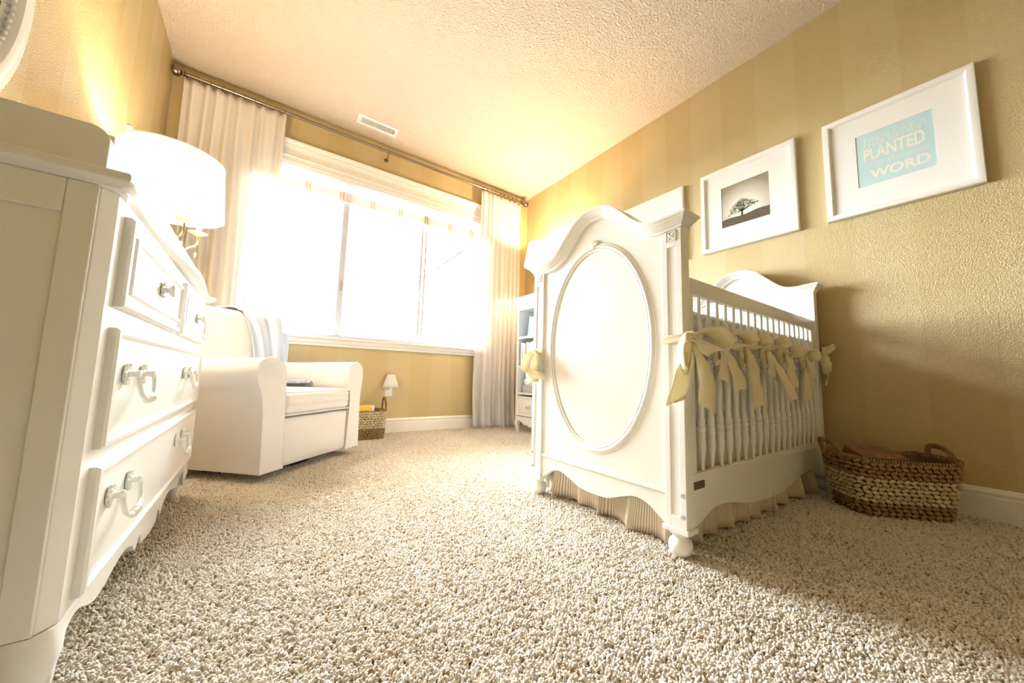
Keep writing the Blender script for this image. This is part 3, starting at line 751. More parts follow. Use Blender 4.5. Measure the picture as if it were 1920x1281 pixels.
for s, u0, u1, v0, v1, sh, bo in (('THEN LIKE A', .09, .92, .19, .105, 0, -.004), ('TREE FIRMLY', .10, .88, .275, .205, 0, -.004), ('PLANTED', .10, .89, .53, .29, 0, .03), ("I'll be grounded", .10, .93, .685, .555, .35, -.01), ('WORD', .17, .93, .90, .72, 0, .035)):
    text(t1, s, U(u0), U(u1), Vv(v0), Vv(v1), B-.0113, M['letter'], sh, bo)
t2 = picture('white framed sepia photograph of a lone oak tree on a hill', .669, 1.232, FZ0-.002, FZ1+.006, (.813, 1.097, 1.612, 1.900))
a, b, c, d = .813, 1.097, 1.612, 1.900
MB().box(B-.0112, B-.0109, a-.004, b+.004, c-.004, d+.004).build('photo_print', M['skyprint'], t2, label='sepia sky of the tree photograph')
hp = [(b, 1.664)]+[(b-(b-a)*i/20, 1.664+.012*i/20+.004*math.sin(i*.5)) for i in range(1, 20)]+[(a, 1.676), (a, c-.003), (b, c-.003)]
MB().prism(hp, 'x', B-.0115, B-.01125).build('printed_hill', M['hill'], t2)
m = MB(); rr = random.Random(5); tx = B-.0121; ty, tz = .972, 1.675
def line(p, q, w0, w1):
    p = Vector(p); q = Vector(q); n_ = Vector((-(q-p).y, (q-p).x)).normalized()
    m.add([(tx, *(p+n_*w0)), (tx, *(q+n_*w1)), (tx, *(q-n_*w1)), (tx, *(p-n_*w0))], [(0, 1, 2, 3)])
line((ty, tz-.016), (ty-.001, tz+.028), .0070, .0040)
bl_ = [(.050, .060), (.030, .078), (.008, .088), (-.014, .084), (-.040, .074), (-.066, .060), (-.078, .045), (.066, .038), (.080, .018), (-.050, .040), (.028, .050), (-.02, .055)]
for dy, dz in bl_: line((ty-.001, tz+.020), (ty+dy*.9, tz+.0+dz*.95), .0026, .0008)
cl = [(.0, .085, .022), (.022, .080, .020), (-.020, .080, .018), (.042, .062, .020), (.060, .045, .015), (.058, .026, .014), (.078, .012, .010), (-.042, .068, .018), (-.064, .062, .016), (-.070, .044, .014), (-.045, .045, .014), (.022, .055, .018), (-.018, .055, .014), (.04, .035, .012), (-.09, .05, .008), (.0, .065, .016)]
for cy_, cz_, r_ in cl:
    for _ in range(int(9000*r_*r_*14)):
        a_ = rr.uniform(0, 2*PI); q = r_*math.sqrt(rr.random()); y = ty+cy_+q*math.cos(a_); z = tz+cz_+q*math.sin(a_)*.85; s_ = rr.uniform(.0020, .0040); b_ = rr.uniform(0, PI)
        m.add([(tx, y+s_*math.cos(b_+k*2.1), z+s_*.8*math.sin(b_+k*2.1)) for k in range(3)], [(0, 1, 2)])
m.build('printed_tree', M['treeink'], t2)
t3 = picture('white framed picture mostly hidden behind the crib crown', 1.362, 1.925, FZ0, FZ1+.008, (1.506, 1.790, 1.612, 1.900))
MB().box(B-.0112, B-.0109, 1.50, 1.796, 1.606, 1.906).build('print', M['mat_board'], t3)

# ------------------------------------------------------------------ curtain rod, curtains
RY, RZ = 3.262, 2.628
rod = thing('curtain_rod', 'long brushed metal curtain rod with ball ends above the window', 'curtain rod', (.9, RY, RZ))
MB().tube([(-.60, RY, RZ), (2.38, RY, RZ)], .0125, 14).build('rod', M['steel'], rod)
for x, s in ((-.60, -1), (2.385, 1)):
    MB().lathe([(.013, 0), (.020, .004), (.020, .012), (.011, .018), (.016, .024), (.030, .036), (.037, .055), (.036, .070), (.026, .088), (.004, .094)] if s > 0 else [(.013, 0), (.020, -.004), (.020, -.012), (.011, -.016), (.016, -.020), (.030, -.030), (.036, -.044), (.034, -.058), (.024, -.068), (.004, -.072)], (x, RY, RZ), 20, axis='x').build('ball_finial', M['steel'], rod)
for x in (.826,):
    m = MB().tube([(x, D-.002, RZ-.045), (x, D-.03, RZ-.045), (x, RY+.01, RZ-.022), (x, RY, RZ-.014)], .006, 10); m.lathe([(.004, 0), (.020, -.001), (.020, -.008), (.004, -.010)], (x, D, RZ-.045), 16, axis='y')
    m.tube([(x, RY+.015*math.cos(a), RZ+.015*math.sin(a)) for a in [i*2*PI/16 for i in range(16)]], .004, 8, closed=True)
    m.build('bracket', M['steel'], rod)
def curtain(label, xt, xb, seed, nf, amp0, amp1, zb=.012, ypos=RY):
    rr = random.Random(seed); nu, nv = nf*14, 60
    ph = [rr.uniform(-.5, .5) for _ in range(nf+2)]; am = [rr.uniform(.65, 1.15) for _ in range(nf+2)]
    t = thing('curtain', label, 'curtain', ((xt[0]+xt[1])/2, ypos, 0), group='linen curtains beside the window')
    def fn(u, v):
        z = 2.606*(1-v)+zb*v
        x = (xt[0]+(xt[1]-xt[0])*u)*(1-smooth(.0, 1, v))+(xb[0]+(xb[1]-xb[0])*u)*smooth(.0, 1, v)
        k = u*nf; i = int(k); f = k-i
        w = am[i]*(1-f)+am[i+1]*f
        p = ph[i]*(1-f)+ph[i+1]*f
        a = (amp0+(amp1-amp0)*v**.8)*w
        y = ypos+a*math.sin(2*PI*k+p*(.6+1.6*v))+.3*a*math.sin(4*PI*k*.73+2.1*p+v*2.5)
        x += .012*v*math.sin(2*PI*k*.5+p*5)+.006*math.sin(v*5+k)
        z0 = z
        if v > .8: y -= .05*((v-.8)/.2)**2*(.5+.5*math.sin(k*2.3+seed)); 
        if v < .03: z0 -= .010*(1-v/.03)*(.5-.5*math.cos(2*PI*k))
        return (x, min(y, D-.062), z0)
    MB().grid(fn, nu, nv).build('drape', M['curtain'], t, solid=.0016, angle=80)
    for k in range(nf+1):
        x = xt[0]+.008+(xt[1]-xt[0]-.016)*k/nf; m = MB()
        m.tube([(x, RY+.018*math.cos(a), RZ-.004+.019*math.sin(a)) for a in [i*2*PI/14 for i in range(14)]], .0028, 6, closed=True)
        m.build('curtain_ring', M['steel'], t)
curtain('pale linen curtain left of the window behind the drum lamp', (-.600, .010), (-.58, .02), 3, 9, .014, .036)
curtain('pale linen curtain right of the window pooling beside the bookcase', (1.840, 2.372), (1.830, 2.40), 8, 9, .012, .036)

# ------------------------------------------------------------------ ceiling vent
vt = thing('ceiling_vent', 'white slotted air vent in the ceiling near the window', 'vent', (.683, 3.118, H))
x0, x1, y0, y1 = .512, .851, 3.055, 3.185
m = MB(); zt, zb = H-.0005, H-.006
m.box(x0, x1, y0, y0+.028, zb, zt).box(x0, x1, y1-.028, y1, zb, zt).box(x0, x0+.03, y0+.028, y1-.028, zb, zt).box(x1-.03, x1, y0+.028, y1-.028, zb, zt)
m.build('vent_frame', M['plastic'], vt, bevel=.001)
m = MB()
for k in range(23):
    x = x0+.033+k*.0119; s_ = len(m.v)
    m.box(-.0036, .0036, y0+.028, y1-.028, -.0006, .0006); R_ = Matrix.Translation((x+.003, 0, H-.0048)) @ Matrix.Rotation(math.radians(-8 if k < 11 else 32), 4, 'Y')
    m.xf(R_, s_)
m.build('louvres', M['plastic'], vt)
MB().box(x0+.03, x1-.03, y0+.028, y1-.028, H-.0012, H-.0004).build('duct', M['ventdark'], vt)
MB().box(x1-.029, x1-.020, y0+.055, y0+.068, H-.014, H-.006).build('lever', M['screw'], vt)

# ------------------------------------------------------------------ outlet and night light
ot = thing('wall_outlet', 'white outlet plate on the window wall under the night light', 'outlet', (.985, D, .34))
MB().rbox(.952, 1.018, D-.007, D-.0005, .343, .456, .002, 2).build('cover_plate', M['plastic'], ot)
m = MB().rbox(.970, 1.000, D-.010, D-.0065, .352, .385, .001, 1).rbox(.970, 1.000, D-.010, D-.0065, .408, .441, .001, 1); m.build('socket', M['plastic'], ot)
m = MB()
for z in (.368,): m.box(.977, .979, D-.0106, D-.0098, z, z+.010).box(.990, .992, D-.0106, D-.0098, z, z+.010).box(.983, .987, D-.0106, D-.0098, z-.009, z-.005)
m.build('slot', M['ventdark'], ot)
nl = thing('night_light', 'tiny white scalloped lampshade night light plugged into the outlet', 'night light', (.985, D-.05, .40))
MB().rbox(.968, 1.002, D-.034, D-.0105, .405, .444, .004, 2).build('plug_body', M['plastic'], nl)
R = []
for z, r in ((.545, .034), (.50, .049), (.455, .064), (.428, .076)):
    R.append([(.985+r*math.cos(2*PI*k/48), D-.052+r*.62*math.sin(2*PI*k/48), z-(.006*abs(math.sin(6*2*PI*k/48)) if z < .45 else 0)) for k in range(48)])
MB().rings(R, caps=False).build('lamp_shade', M['shadelet'], nl, solid=.002)

# ------------------------------------------------------------------ armchair (local: x across front, y depth)
ac = thing('armchair', 'white slipcovered swivel armchair angled towards the room by the window', 'armchair', (.041, 2.089, 0), math.radians(45), local=True)
def loft(m, sec, ys, mi=0):
    # sec(y)->list of (x,z)
    m.rings([[(x, y, z) for x, z in sec(y)] for y in ys], mi=mi)
def armpoly(side):
    if side == 0:
        L = [(.000, .055), (-.006, .20), (-.014, .34), (-.030, .43), (-.052, .49), (-.064, .545), (-.052, .585), (-.022, .606), (.010, .612), (.048, .606), (.078, .590), (.097, .560), (.103, .52), (.107, .47), (.112, .43), (.118, .30), (.128, .15), (.135, .055)]
    else:
        L = [(.640, .055), (.650, .15), (.657, .30), (.655, .43), (.645, .47), (.632, .52), (.628, .560), (.640, .592), (.665, .612), (.700, .622), (.735, .612), (.765, .590), (.779, .545), (.776, .49), (.766, .43), (.762, .34), (.768, .20), (.775, .055)]
    return [tuple(p[:]) for p in [(q[0], q[1]) for q in catmull([(a, b, 0) for a, b in L], 4)]]
for side in (0, 1):
    P = armpoly(side); cx = sum(p[0] for p in P)/len(P); cz = .4
    def sec(y, P=P):
        g = 0 if y > .012 else -(.010-.9*y)*.9 if y < .012 else 0
        k = 1+g*.0
        out = []
        for x, z in P:
            zz = z-(.012*smooth(.0, .5, y) if z > .45 else 0)
            if y <= .006: zz = z*.994+.002; x = cx+(x-cx)*.955
            out.append((x, zz))
        return out
    m = MB(); loft(m, sec, [0, .008, .05, .2, .35, .5, .65, .74]); a = m.build('arm', M['chair'], ac, angle=60)
    MB().tube([(x, .003, z) for x, z in sec(.02)], .004, 8).build('piping', M['piping'], a)
m = MB(); m.rbox(.120, .655, .012, .76, .058, .305, .02, 4)
m.grid(lambda u, v: (.13+.52*u, .018-.022*math.sin(PI*u)**.6*math.sin(PI*min(1, v*1.0))**.5*(1 if 0 < v < 1 else 0), .062+.24*v), 24, 10)
m.build('front_rail', M['chair'], ac, angle=60)
def cushion(m, x0, x1, y0, y1, z0, z1, puff, n=20, p=5):
    cx, cy, cz = (x0+x1)/2, (y0+y1)/2, (z0+z1)/2
    for top in (1, -1):
        def f(u, v, top=top):
            a, b = u*2-1, v*2-1
            e = max(0, (1-abs(a)**p)*(1-abs(b)**p))**.5
            h = (z1-z0)/2; return (cx+(x1-x0)/2*a, cy+(y1-y0)/2*b, cz+top*(h*.72*min(1, e*2.2)+puff*e*.9))
        m.grid(f, n, n)
    return m
sc_ = MB(); cushion(sc_, .118, .652, -.004, .62, .318, .448, .022, 28, 14)
cu = sc_.build('seat_cushion', M['chair'], ac, angle=70)
def loopx(x0, x1, y0, y1, z, r, n=6):
    out = []
    for cx_, cy_, a0_ in ((x1-r, y1-r, 0), (x0+r, y1-r, PI/2), (x0+r, y0+r, PI), (x1-r, y0+r, 1.5*PI)):
        for i in range(n+1): a = a0_+i*PI/2/n; out.append((cx_+r*math.cos(a), cy_+r*math.sin(a), z))
    return out
m = MB().box(.122, .648, .002, .60, .325, .436); m2b = m.build('cushion_border', M['chair'], cu, bevel=.02, seg=4)
MB().tube(loopx(.119, .651, -.002, .61, .4385, .02), .0045, 8, closed=True).tube(loopx(.119, .651, -.002, .61, .322, .02), .0045, 8, closed=True).build('piping', M['piping'], cu)
# back: leaning slab with rounded top corners
def backsec(z0, z1):
    m = MB(); R = []
    for y, g in ((.585, .045), (.590, .018), (.605, .004), (.65, 0), (.74, 0), (.79, .01), (.80, .03)):
        ring = []
        for x, z in [(.035, .06), (.03, .45), (.028, .70)]+[(.10+.070*math.cos(a), .835+.075*math.sin(a)) for a in [PI-i*PI/16 for i in range(9)]]+[(.25, .918), (.40, .922), (.52, .918)]+[(.655+.085*math.cos(a), .815+.085*math.sin(a)) for a in [PI/2-i*PI/16 for i in range(9)]]+[(.745, .70), (.745, .45), (.74, .06)]:
            cx_, cz_ = .3875, .5; zz = z-(g if z > .6 else 0); xx = x+(g if x < cx_ else -g)*.6
            ring.append((xx, y+.04*smooth(.4, .95, zz)-.02, zz))
        R.append(ring)
    return m.rings(R)
backsec(0, 1).build('backrest', M['chair'], ac, angle=60)
MB().lathe([(.05, .005), (.27, .005), (.275, .012), (.275, .030), (.24, .036), (.10, .038), (.10, .060), (.02, .060)], (.39, .40, 0), 40).build('swivel_base', M['black'], ac, label='black round swivel base')
# throw blanket over the backrest
th = thing('throw_blanket', 'pale blue throw blanket draped over the back of the white armchair', 'blanket', (.041, 2.089, 0), math.radians(45), local=True)
def throw():
    path = [(.83, .50), (.825, .70), (.815, .86), (.79, .915), (.72, .938), (.64, .937), (.605, .915), (.592, .86), (.580, .75), (.570, .62), (.558, .53), (.53, .478), (.44, .466), (.28, .468)]
    P = catmull([(0, a, b) for a, b in path], 5)
    n = len(P)-1
    def fn(u, v):
        k = v*n; i = min(int(k), n-1); p = P[i].lerp(P[i+1], k-i)
        top = math.exp(-((v-.38)/.2)**2)
        x0 = .36+.09*smooth(.45, .7, v)+.06*smooth(.65, 1, v); x1 = .72+.02*math.sin(v*5)-.065*smooth(.7, .85, v)
        if v < .38: x0 -= .02
        x = x0+(x1-x0)*u
        sag = -.115*smooth(.80, 1, (x-.36)/.36)*top
        f = .011*math.sin(u*17+v*5)+.007*math.sin(u*31-v*9)+.006*math.sin(u*7+3)
        y, z = p.y, p.z
        if v > .45 and v < .83: y -= .012+f
        elif v >= .83: z += .008+abs(f)*.8
        else: y += .008; z += .004
        z += sag
        return (x, y, z)
    MB().grid(fn, 44, 70).build('blanket_cloth', M['throw'], th, solid=.006, angle=80)
throw()

# ------------------------------------------------------------------ floor lamp with candelabra arms and drum shade
LX, LY = -.425, 2.33
fl = thing('floor_lamp', 'tall floor lamp with metal candle arms under a cream drum shade', 'lamp', (LX, LY, 0))
MB().lathe([(.01, 0), (.13, .001), (.135, .012), (.12, .022), (.05, .032), (.025, .05), (.012, .07)], (LX, LY, 0), 32).build('base', M['chrome'], fl)
MB().lathe([(.010, .065), (.010, 1.10), (.018, 1.105), (.026, 1.125), (.018, 1.145), (.010, 1.16), (.016, 1.175), (.012, 1.19), (.009, 1.20), (.009, 1.56)], (LX, LY, 0), 16).build('pole', M['chrome'], fl)
Z1, Z0, RT, RB = 1.585, 1.315, .193, .212
m = MB(); m.rings([[(LX+r*math.cos(2*PI*k/64), LY+r*math.sin(2*PI*k/64), z) for k in range(64)] for r, z in ((RB, Z0), (RB, Z0+.004), (RT, Z1-.004), (RT, Z1))], caps=False)
sh = m.build('lamp_shade', M['shade'], fl, solid=.0015)
m = MB()
def rim(m, z, r): return m.tube([(LX+r*math.cos(2*PI*k/64), LY+r*math.sin(2*PI*k/64), z) for k in range(64)], .0028, 6, closed=True)
rim(MB(), Z0, RB).build('shade_ring', M['shade'], sh); rim(m, Z1, RT)
for k in range(3): a = 2*PI*k/3; m.tube([(LX, LY, Z1-.02), (LX+RT*math.cos(a), LY+RT*math.sin(a), Z1-.004)], .002, 6)
m.build('shade_ring', M['shade'], sh)
for k in range(4):
    a = -PI*.30+k*PI/2; ca, sa = math.cos(a), math.sin(a)
    pts = catmull([(LX+r*ca, LY+r*sa, z) for r, z in ((.010, 1.150), (.040, 1.128), (.075, 1.135), (.100, 1.160), (.125, 1.180), (.135, 1.205), (.132, 1.235))], 5)
    arm = MB().tube(pts, .0048, 8); arm.ell(tuple(pts[10]), (.009, .009, .009)); arm = arm.build('candle_arm', M['chrome'], fl)
    cx_, cy_ = LX+.132*ca, LY+.132*sa
    MB().lathe([(.004, 1.232), (.014, 1.236), (.036, 1.247), (.040, 1.252), (.034, 1.252), (.012, 1.245), (.011, 1.26)], (cx_, cy_, 0), 20).build('drip_cup', M['crystal'], arm)
    MB().lathe([(.009, 1.245), (.009, 1.30), (.006, 1.302)], (cx_, cy_, 0), 12).build('candle_sleeve', M['plastic'], arm)
    MB().lathe([(.005, 1.302), (.011, 1.315), (.013, 1.33), (.009, 1.35), (.002, 1.368)], (cx_, cy_, 0), 12).build('bulb', M['bulb'], arm)
    c = MB()
    for q in range(3): c.lathe([(.001, 0), (.006, -.010), (.0045, -.022), (.0005, -.030)], (LX+(.05+.04*q)*ca, LY+(.05+.04*q)*sa, 1.128+.012*q-.004), 8)
    c.build('crystal_drop', M['crystal'], arm)

# ------------------------------------------------------------------ bookcase
KX, KY0, KY1 = 2.118, 2.445, 2.910
bk = thing('bookcase', 'narrow white bookcase with one drawer on curved legs behind the crib', 'bookcase', (2.33, 2.68, 0))
xb = B-.016
m = MB().box(KX, xb, KY1-.026, KY1, .13, 1.30); m.build('side_panel', M['dress'], bk, bevel=.002)
m = MB().box(KX, xb, KY0, KY0+.026, .13, 1.30); m.build('side_panel', M['dress'], bk, bevel=.002)
MB().box(xb-.010, xb-.001, KY0+.026, KY1-.026, .13, 1.30).build('back_panel', M['dress'], bk)
for z in (.385, .648, .938): MB().box(KX+.003, xb-.011, KY0+.027, KY1-.027, z, z+.020).build('shelf', M['dress'], bk, bevel=.002)
m = MB().box(KX, xb, KY0+.027, KY1-.027, 1.228, 1.30); m.build('top_rail', M['dress'], bk, bevel=.002)
MB().rings([[(KX-p, KY0-p, z), (xb, KY0-p, z), (xb, KY1+p, z), (KX-p, KY1+p, z)] for p, z in ((.0, 1.3005), (.006, 1.304), (.006, 1.31), (.014, 1.33), (.022, 1.338), (.024, 1.35), (.022, 1.362), (.016, 1.366))]).build('crown', M['dress'], bk, angle=25)
d = raised(MB(), KX+.006, -1, KY0+.03, KY1-.03, .178, .366, [(0, -.002), (0, .008), (.004, .012), (.012, .012), (.018, .006), (.022, .005), (.026, .010), (.036, .011)]).build('drawer', M['dress'], bk, angle=25)
MB().lathe([(.004, 0), (.010, -.002), (.006, -.008), (.007, -.014), (.014, -.020), (.015, -.028), (.008, -.034), (.001, -.035)], (KX-.004, 2.678, .272), 16, axis='x').build('knob', M['screw'], d)
kc = (KY0+KY1)/2; ys = [KY0+.02+i*(KY1-KY0-.04)/60 for i in range(61)]
KA = [(0, .080), (.02, .088), (.045, .100), (.07, .090), (.09, .096), (.13, .118), (.17, .128), (.2, .11)]
MB().prism([(y, cinterp(KA, abs(y-kc))) for y in ys]+[(ys[-1], .172), (ys[0], .172)], 'x', KX+.002, KX+.02).build('scalloped_apron', M['dress'], bk, bevel=.0015)
for lx in (KX, xb-.045):
    for ly, sy in ((KY0, -1), (KY1, 1)):
        R = []
        for z, o, wd in ((.14, 0, .045), (.11, .004, .042), (.08, .002, .034), (.045, -.007, .027), (.018, -.006, .027), (0, .002, .032)):
            y1 = ly+sy*o; ya, yb_ = (y1, y1+wd) if sy < 0 else (y1-wd, y1); x0 = lx-(o if lx == KX else 0)
            R.append([(x0, ya, z), (x0+wd, ya, z), (x0+wd, yb_, z), (x0, yb_, z)])
        MB().rings(R).build('leg', M['dress'], bk, bevel=.004, angle=50)
# books on the middle shelf
def cmat(n, c): return mat(n, c, .5, (120, .1, .0005))
bc = {'white': (.85, .85, .83), 'navy': (.10, .22, .38), 'violet': (.42, .40, .62), 'orange': (.85, .30, .06), 'red': (.75, .08, .04), 'lime': (.45, .70, .05), 'blue': (.30, .62, .85), 'yellow': (.95, .62, .08), 'grey': (.5, .52, .55)}
BM = {k: cmat('cover_'+k, v) for k, v in bc.items()}
pages = mat('book_pages', (.85, .80, .68), .9, (400, .3, .001))
y = KY1-.032
books = [(.012, .235, 'navy', 'thin navy book standing against the left side of the middle shelf'), (.018, .232, 'white', 'white book between the navy and violet books'), (.010, .228, 'violet', 'thin violet book on the middle shelf'),
         (.030, .225, 'white', 'thick white book between the violet and orange books'), (.016, .215, 'orange', 'orange spined book on the middle shelf'), (.012, .232, 'red', 'red spined book right of the orange book'), (.030, .228, 'white', 'thick white book left of the lime book'),
         (.012, .222, 'lime', 'lime green spined book on the middle shelf'), (.032, .230, 'grey', 'pale grey book right of the lime book'), (.024, .235, 'white', 'white book near the crib post on the middle shelf'), (.022, .215, 'blue', 'sky blue book at the right end of the middle shelf'), (.020, .225, 'yellow', 'yellow book at the right end of the middle shelf')]
for w_, h_, c_, lb in books:
    t = thing('book', lb, 'book', (KX+.10, y-w_/2, .6685), group='books on the middle shelf')
    x0 = KX+.016; z0 = .669; m = MB(); m.box(x0, x0+.17, y-w_, y-w_+.002, z0, z0+h_).box(x0, x0+.17, y-.002, y, z0, z0+h_).box(x0, x0+.003, y-w_+.002, y-.002, z0, z0+h_)
    m.build('cover', BM[c_], t)
    MB().box(x0+.003, x0+.164, y-w_+.0021, y-.0021, z0+.003, z0+h_-.004).build('pages', pages, t)
    y -= w_+.0025
# leaning boxes on the top shelf
def leanbook(lb, c1, y0, th_, h_, lean, dpt):
    t = thing('book', lb, 'book', (KX+.1, y0, .959)); m = MB().box(0, dpt, -th_, 0, 0, h_); mtx = Matrix.Translation((KX+.03, y0, .9592+.001+th_*math.sin(math.radians(lean)))) @ Matrix.Rotation(math.radians(lean), 4, 'X')
    m.xf(mtx).build('cover', BM[c1], t)
    return t
leanbook('blue picture book leaning on the top shelf', 'blue', 2.775, .020, .200, 8, .19)
leanbook('white picture book leaning beside the blue one on the top shelf', 'white', 2.745, .055, .185, 8, .18)
# lined wicker basket on the lower shelf
sb = thing('storage_basket', 'small grey wicker basket with white towels on the lower bookcase shelf', 'basket', (KX+.15, 2.70, .4055))
def wicker(m, x0, x1, y0, y1, z0, rows, pitch, rz, mi=0):
    for r in range(rows):
        z = z0+rz*(r+.5)
        L = [(x0, y0, x1, y0), (x1, y0, x1, y1), (x1, y1, x0, y1), (x0, y1, x0, y0)]
        for a, b, c, d in L:
            n = int(math.hypot(c-a, d-b)/pitch)
            for i in range(n):
                t = (i+.5+(r % 2)*.5)/(n+.5); dx, dy = (c-a), (d-b); l = math.hypot(dx, dy)
                m.ell((a+dx*t, b+dy*t, z), (pitch*.62 if abs(dx) > abs(dy) else .006, pitch*.62 if abs(dy) > abs(dx) else .006, rz*.58), 6, 5, mi=mi)
m = MB(); wicker(m, KX+.035, KX+.235, 2.585, 2.840, .4065, 5, .013, .0135); m.box(KX+.04, KX+.23, 2.59, 2.835, .4065, .468); m.build('woven_body', M['greywick'], sb)
m = MB().rbox(KX+.038, KX+.232, 2.590, 2.838, .470, .545, .02, 3).rbox(KX+.045, KX+.225, 2.60, 2.82, .547, .600, .02, 3); m.build('folded_towel', M['linen'], sb)
# lamp on the bookcase
bx_, by_ = 2.30, 2.735
tl = thing('table_lamp', 'white table lamp glowing on top of the bookcase', 'lamp', (bx_, by_, 1.3665))
MB().lathe([(.01, 1.367), (.065, 1.368), (.068, 1.380), (.04, 1.392), (.018, 1.41), (.030, 1.45), (.045, 1.50), (.048, 1.55), (.035, 1.60), (.014, 1.635), (.012, 1.70), (.009, 1.72), (.009, 1.76)], (bx_, by_, 0), 28).build('base', M['plastic'], tl)
m = MB(); m.rings([[(bx_+r*math.cos(2*PI*k/48), by_+r*math.sin(2*PI*k/48), z) for k in range(48)] for r, z in ((.200, 1.700), (.199, 1.705), (.158, 1.925), (.157, 1.93))], caps=False); m.build('lamp_shade', M['shade'], tl, solid=.0015)
MB().ell((bx_, by_, 1.80), (.028, .028, .036), 14, 10).build('bulb', M['bulb'], tl)

# ------------------------------------------------------------------ woven baskets
def rrpath(hx, hy, r, n):
    L = []; seg = [(hx-r, hy-r, 0), (-(hx-r), hy-r, PI/2), (-(hx-r), -(hy-r), PI), (hx-r, -(hy-r), 1.5*PI)]
    pts = []
    for i, (cx_, cy_, a0_) in enumerate(seg):
        for k in range(13): a = a0_+k*PI/2/12; pts.append(Vector((cx_+r*math.cos(a), cy_+r*math.sin(a))))
    pts.append(pts[0].copy()); cum = [0]
    for p, q in zip(pts, pts[1:]): cum.append(cum[-1]+(q-p).length)
    out = []; j = 0
    for k in range(n):
        s = cum[-1]*k/n
        while cum[j+1] < s: j += 1
        t = (s-cum[j])/max(cum[j+1]-cum[j], 1e-9); p = pts[j].lerp(pts[j+1], t); tg = (pts[j+1]-pts[j]).normalized(); out.append((p, tg))
    return out
def basket(t, C, ang, b, tp, H_, rows, stitch, band, endrise=0, hand=None, hr=.012, seed=1):
    rot = Matrix.Rotation(ang, 3, 'Z'); C = Vector(C); rr = random.Random(seed)
    m = MB(); inner = []
    for r in range(rows):
        f = (r+.5)/rows; hx = b[0]+(tp[0]-b[0])*f**.8; hy = b[1]+(tp[1]-b[1])*f**.8; per = 4*(hx+hy)*.93; n = int(per/stitch)
        pth = rrpath(hx, hy, min(hx, hy)*.55, 2*n)
        for k in range(n):
            p, tg = pth[(2*k+(r % 2)) % (2*n)]
            z = H_*f+endrise*f*f*smooth(.55, 1, abs(p.x)/tp[0])
            q = rot @ Vector((p.x, p.y, 0)); tg3 = rot @ Vector((tg.x, tg.y, 0)); a = math.atan2(tg3.y, tg3.x)
            R3 = Matrix.Rotation(a, 3, 'Z') @ Matrix.Rotation(rr.uniform(.15, .45)*(-1 if r % 2 else 1), 3, 'Y')
            m.ell((C.x+q.x, C.y+q.y, C.z+z), (stitch*.58, stitch*.30, H_/rows*.50), 7, 5, mi=1 if band[0] <= f < band[1] else 0, rot=R3)
    m.build('woven_side', [M['seagrass'], M['cream_rope']], t)
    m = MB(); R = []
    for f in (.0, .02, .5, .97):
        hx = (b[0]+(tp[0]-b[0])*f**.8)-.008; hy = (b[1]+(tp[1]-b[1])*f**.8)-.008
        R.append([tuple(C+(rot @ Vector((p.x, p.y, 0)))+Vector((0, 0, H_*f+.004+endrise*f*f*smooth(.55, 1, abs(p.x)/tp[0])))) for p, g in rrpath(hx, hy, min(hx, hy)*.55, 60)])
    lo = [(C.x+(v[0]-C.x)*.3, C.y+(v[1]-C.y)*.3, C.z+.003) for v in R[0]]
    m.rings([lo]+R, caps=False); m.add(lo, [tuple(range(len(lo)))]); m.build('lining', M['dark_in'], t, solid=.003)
    # rim whipping
    m = MB(); pth = rrpath(tp[0], tp[1], min(tp)*.55, 110)
    P = [C+(rot @ Vector((p.x, p.y, 0)))+Vector((0, 0, H_+.004+endrise*smooth(.55, 1, abs(p.x)/tp[0]))) for p, g in pth]
    for k in range(110):
        tg = (P[(k+1) % 110]-P[k-1]).normalized(); R3 = tg.to_track_quat('X', 'Z').to_matrix() @ Matrix.Rotation(.7, 3, 'Z')
        m.ell(tuple(P[k]), (.0085, .0045, .0085), 6, 5, rot=R3)
    m.build('rim', M['seagrass'], t)
    for sgn, out, up in hand:
        c0 = tp[0]; m = MB()
        pts = catmull([C+rot @ Vector(v) for v in ((sgn*(c0-.002), -.055, H_+endrise-.015), (sgn*(c0+out*.5), -.050, H_+endrise+up*.55), (sgn*(c0+out), -.024, H_+endrise+up*.96), (sgn*(c0+out), .024, H_+endrise+up*.96), (sgn*(c0+out*.5), .050, H_+endrise+up*.55), (sgn*(c0-.002), .055, H_+endrise-.015))], 6)
        m.tube(pts, hr*.7, 8)
        for i in range(len(pts)-1):
            for q in (0, .5):
                p = pts[i].lerp(pts[i+1], q); tg = (pts[i+1]-pts[i]).normalized(); R3 = tg.to_track_quat('X', 'Z').to_matrix() @ Matrix.Rotation(.5, 3, 'Z')
                m.ell(tuple(p), (.0032, hr*.98, hr*.98), 8, 5, rot=R3)
        m.build('handle', M['seagrass'], t)
wb = thing('woven_basket', 'large brown woven basket with a cream band beside the crib', 'basket', (2.315, .350, 0))
basket(wb, (2.307, .350, .004), math.radians(-45.4), (.165, .098), (.207, .125), .235, 14, .027, (.30, .70), endrise=.012, hand=((-1, .035, .055), (1, -.02, .050)), hr=.011)
lb_ = thing('keepsake_box', 'brown box with an embossed square pattern lying inside the large basket', 'box', (2.32, .40, .10))
m = MB(); m.rbox(-.085, .085, -.06, .06, 0, .155, .003, 2)
for i in range(4):
    for j in range(3):
        s_ = len(m.v); m.rbox(-.078+i*.040, -.046+i*.040, -.052+j*.036, -.022+j*.036, .154, .1565, .0008, 1)
m.xf(Matrix.Translation((2.285, .405, .118)) @ Matrix.Rotation(math.radians(-45), 4, 'Z') @ Matrix.Rotation(math.radians(16), 4, 'X') @ Matrix.Rotation(math.radians(0), 4, 'Y'))
m.build('box_body', M['leather'], lb_)
s2 = thing('woven_basket', 'small two-tone woven basket with a loop handle beyond the armchair', 'basket', (.73, 3.15, 0))
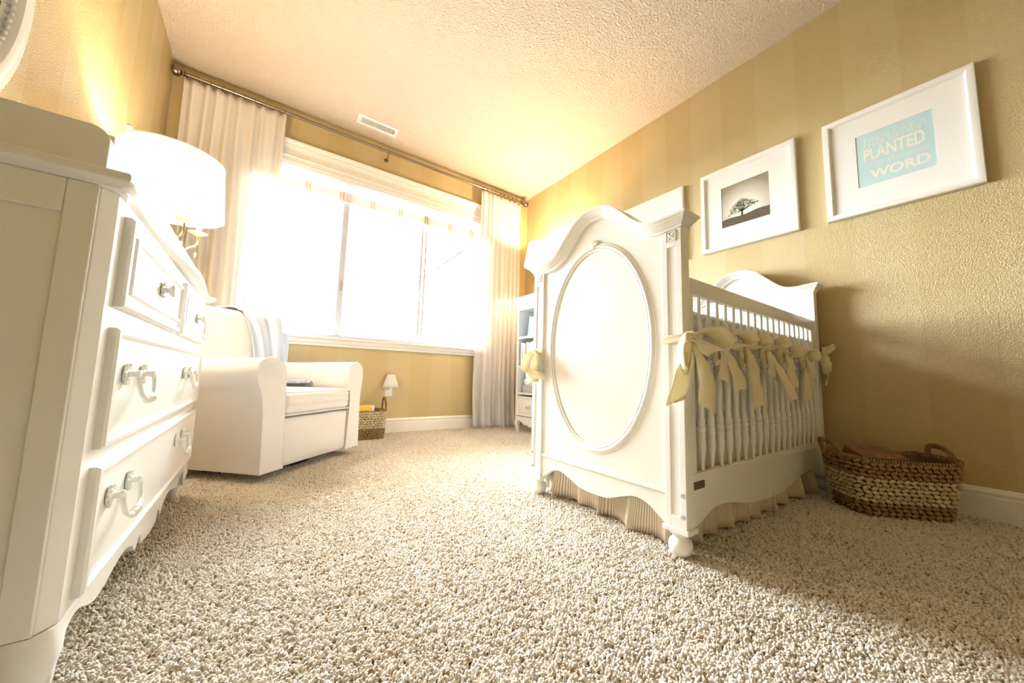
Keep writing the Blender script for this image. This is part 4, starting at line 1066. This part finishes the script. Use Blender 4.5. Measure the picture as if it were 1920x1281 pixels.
basket(s2, (.722, 3.155, .004), 0, (.170, .105), (.180, .115), .232, 12, .027, (.42, 1.1), endrise=.0, hand=((1, -.005, .105), (-1, -.005, .105)), hr=.012, seed=4)
yb1 = thing('book', 'yellow and white book standing up out of the small basket', 'book', (.70, 3.14, .02))
m = MB().box(.560, .785, 3.110, 3.135, .020, .285); m.xf(Matrix.Identity(4)); m.build('cover', BM['yellow'], yb1)
MB().box(.787, .806, 3.108, 3.137, .020, .283).build('cover_edge', BM['white'], yb1)
yb2 = thing('book', 'blue book behind the yellow book in the small basket', 'book', (.70, 3.17, .02))
MB().box(.60, .80, 3.155, 3.175, .020, .262).build('cover', BM['blue'], yb2)

# ------------------------------------------------------------------ light, world, camera
W = bpy.data.worlds.new('overcast_sky'); SC.world = W; W.use_nodes = True
bg = W.node_tree.nodes['Background']; bg.inputs[0].default_value = (.84, .92, 1.0, 1); bg.inputs[1].default_value = SKY = 34.0
pl = bpy.data.lights.new('window_portal', 'AREA'); pl.shape = 'RECTANGLE'; pl.size = WX1-WX0; pl.size_y = WZ1-WZ0; pl.cycles.is_portal = True
po = bpy.data.objects.new('window_portal', pl); COL.objects.link(po); po.location = ((WX0+WX1)/2, D+T+.02, (WZ0+WZ1)/2); po.rotation_euler = (math.radians(-90), 0, 0)
def point(n, p, e, col=(1, .62, .28), r=.03):
    l = bpy.data.lights.new(n, 'POINT'); l.energy = e; l.color = col; l.shadow_soft_size = r
    o = bpy.data.objects.new(n, l); COL.objects.link(o); o.location = p
point('floor_lamp_glow', (LX, LY, 1.42), 24, (1, .76, .52), .06)
point('bookcase_lamp_glow', (bx_, by_, 1.86), 38, (1, .70, .44))
cam = bpy.data.cameras.new('camera'); co = bpy.data.objects.new('camera', cam); COL.objects.link(co); SC.camera = co
yaw, pitch, roll, f = .615, .1006, .0281, 664.15
F = Vector((math.sin(yaw)*math.cos(pitch), math.cos(yaw)*math.cos(pitch), math.sin(pitch)))
r = Vector((math.cos(yaw), -math.sin(yaw), 0)); u = r.cross(F); c, s = math.cos(roll), math.sin(roll)
r2 = c*r+s*u; u2 = -s*r+c*u
mt = Matrix((r2, u2, -F)).transposed().to_4x4(); mt.translation = (0, 0, .55); co.matrix_world = mt
cam.sensor_width = 36; cam.lens = f*36/1920; cam.clip_start = .02; cam.clip_end = 200
SC.view_settings.view_transform = 'Standard'; SC.view_settings.look = 'None'; SC.view_settings.gamma = 1; SC.view_settings.exposure = 1.02
SC.view_settings.use_curve_mapping = False
for o in bpy.data.objects:
    if o.get('_local') is not None: del o['_local']
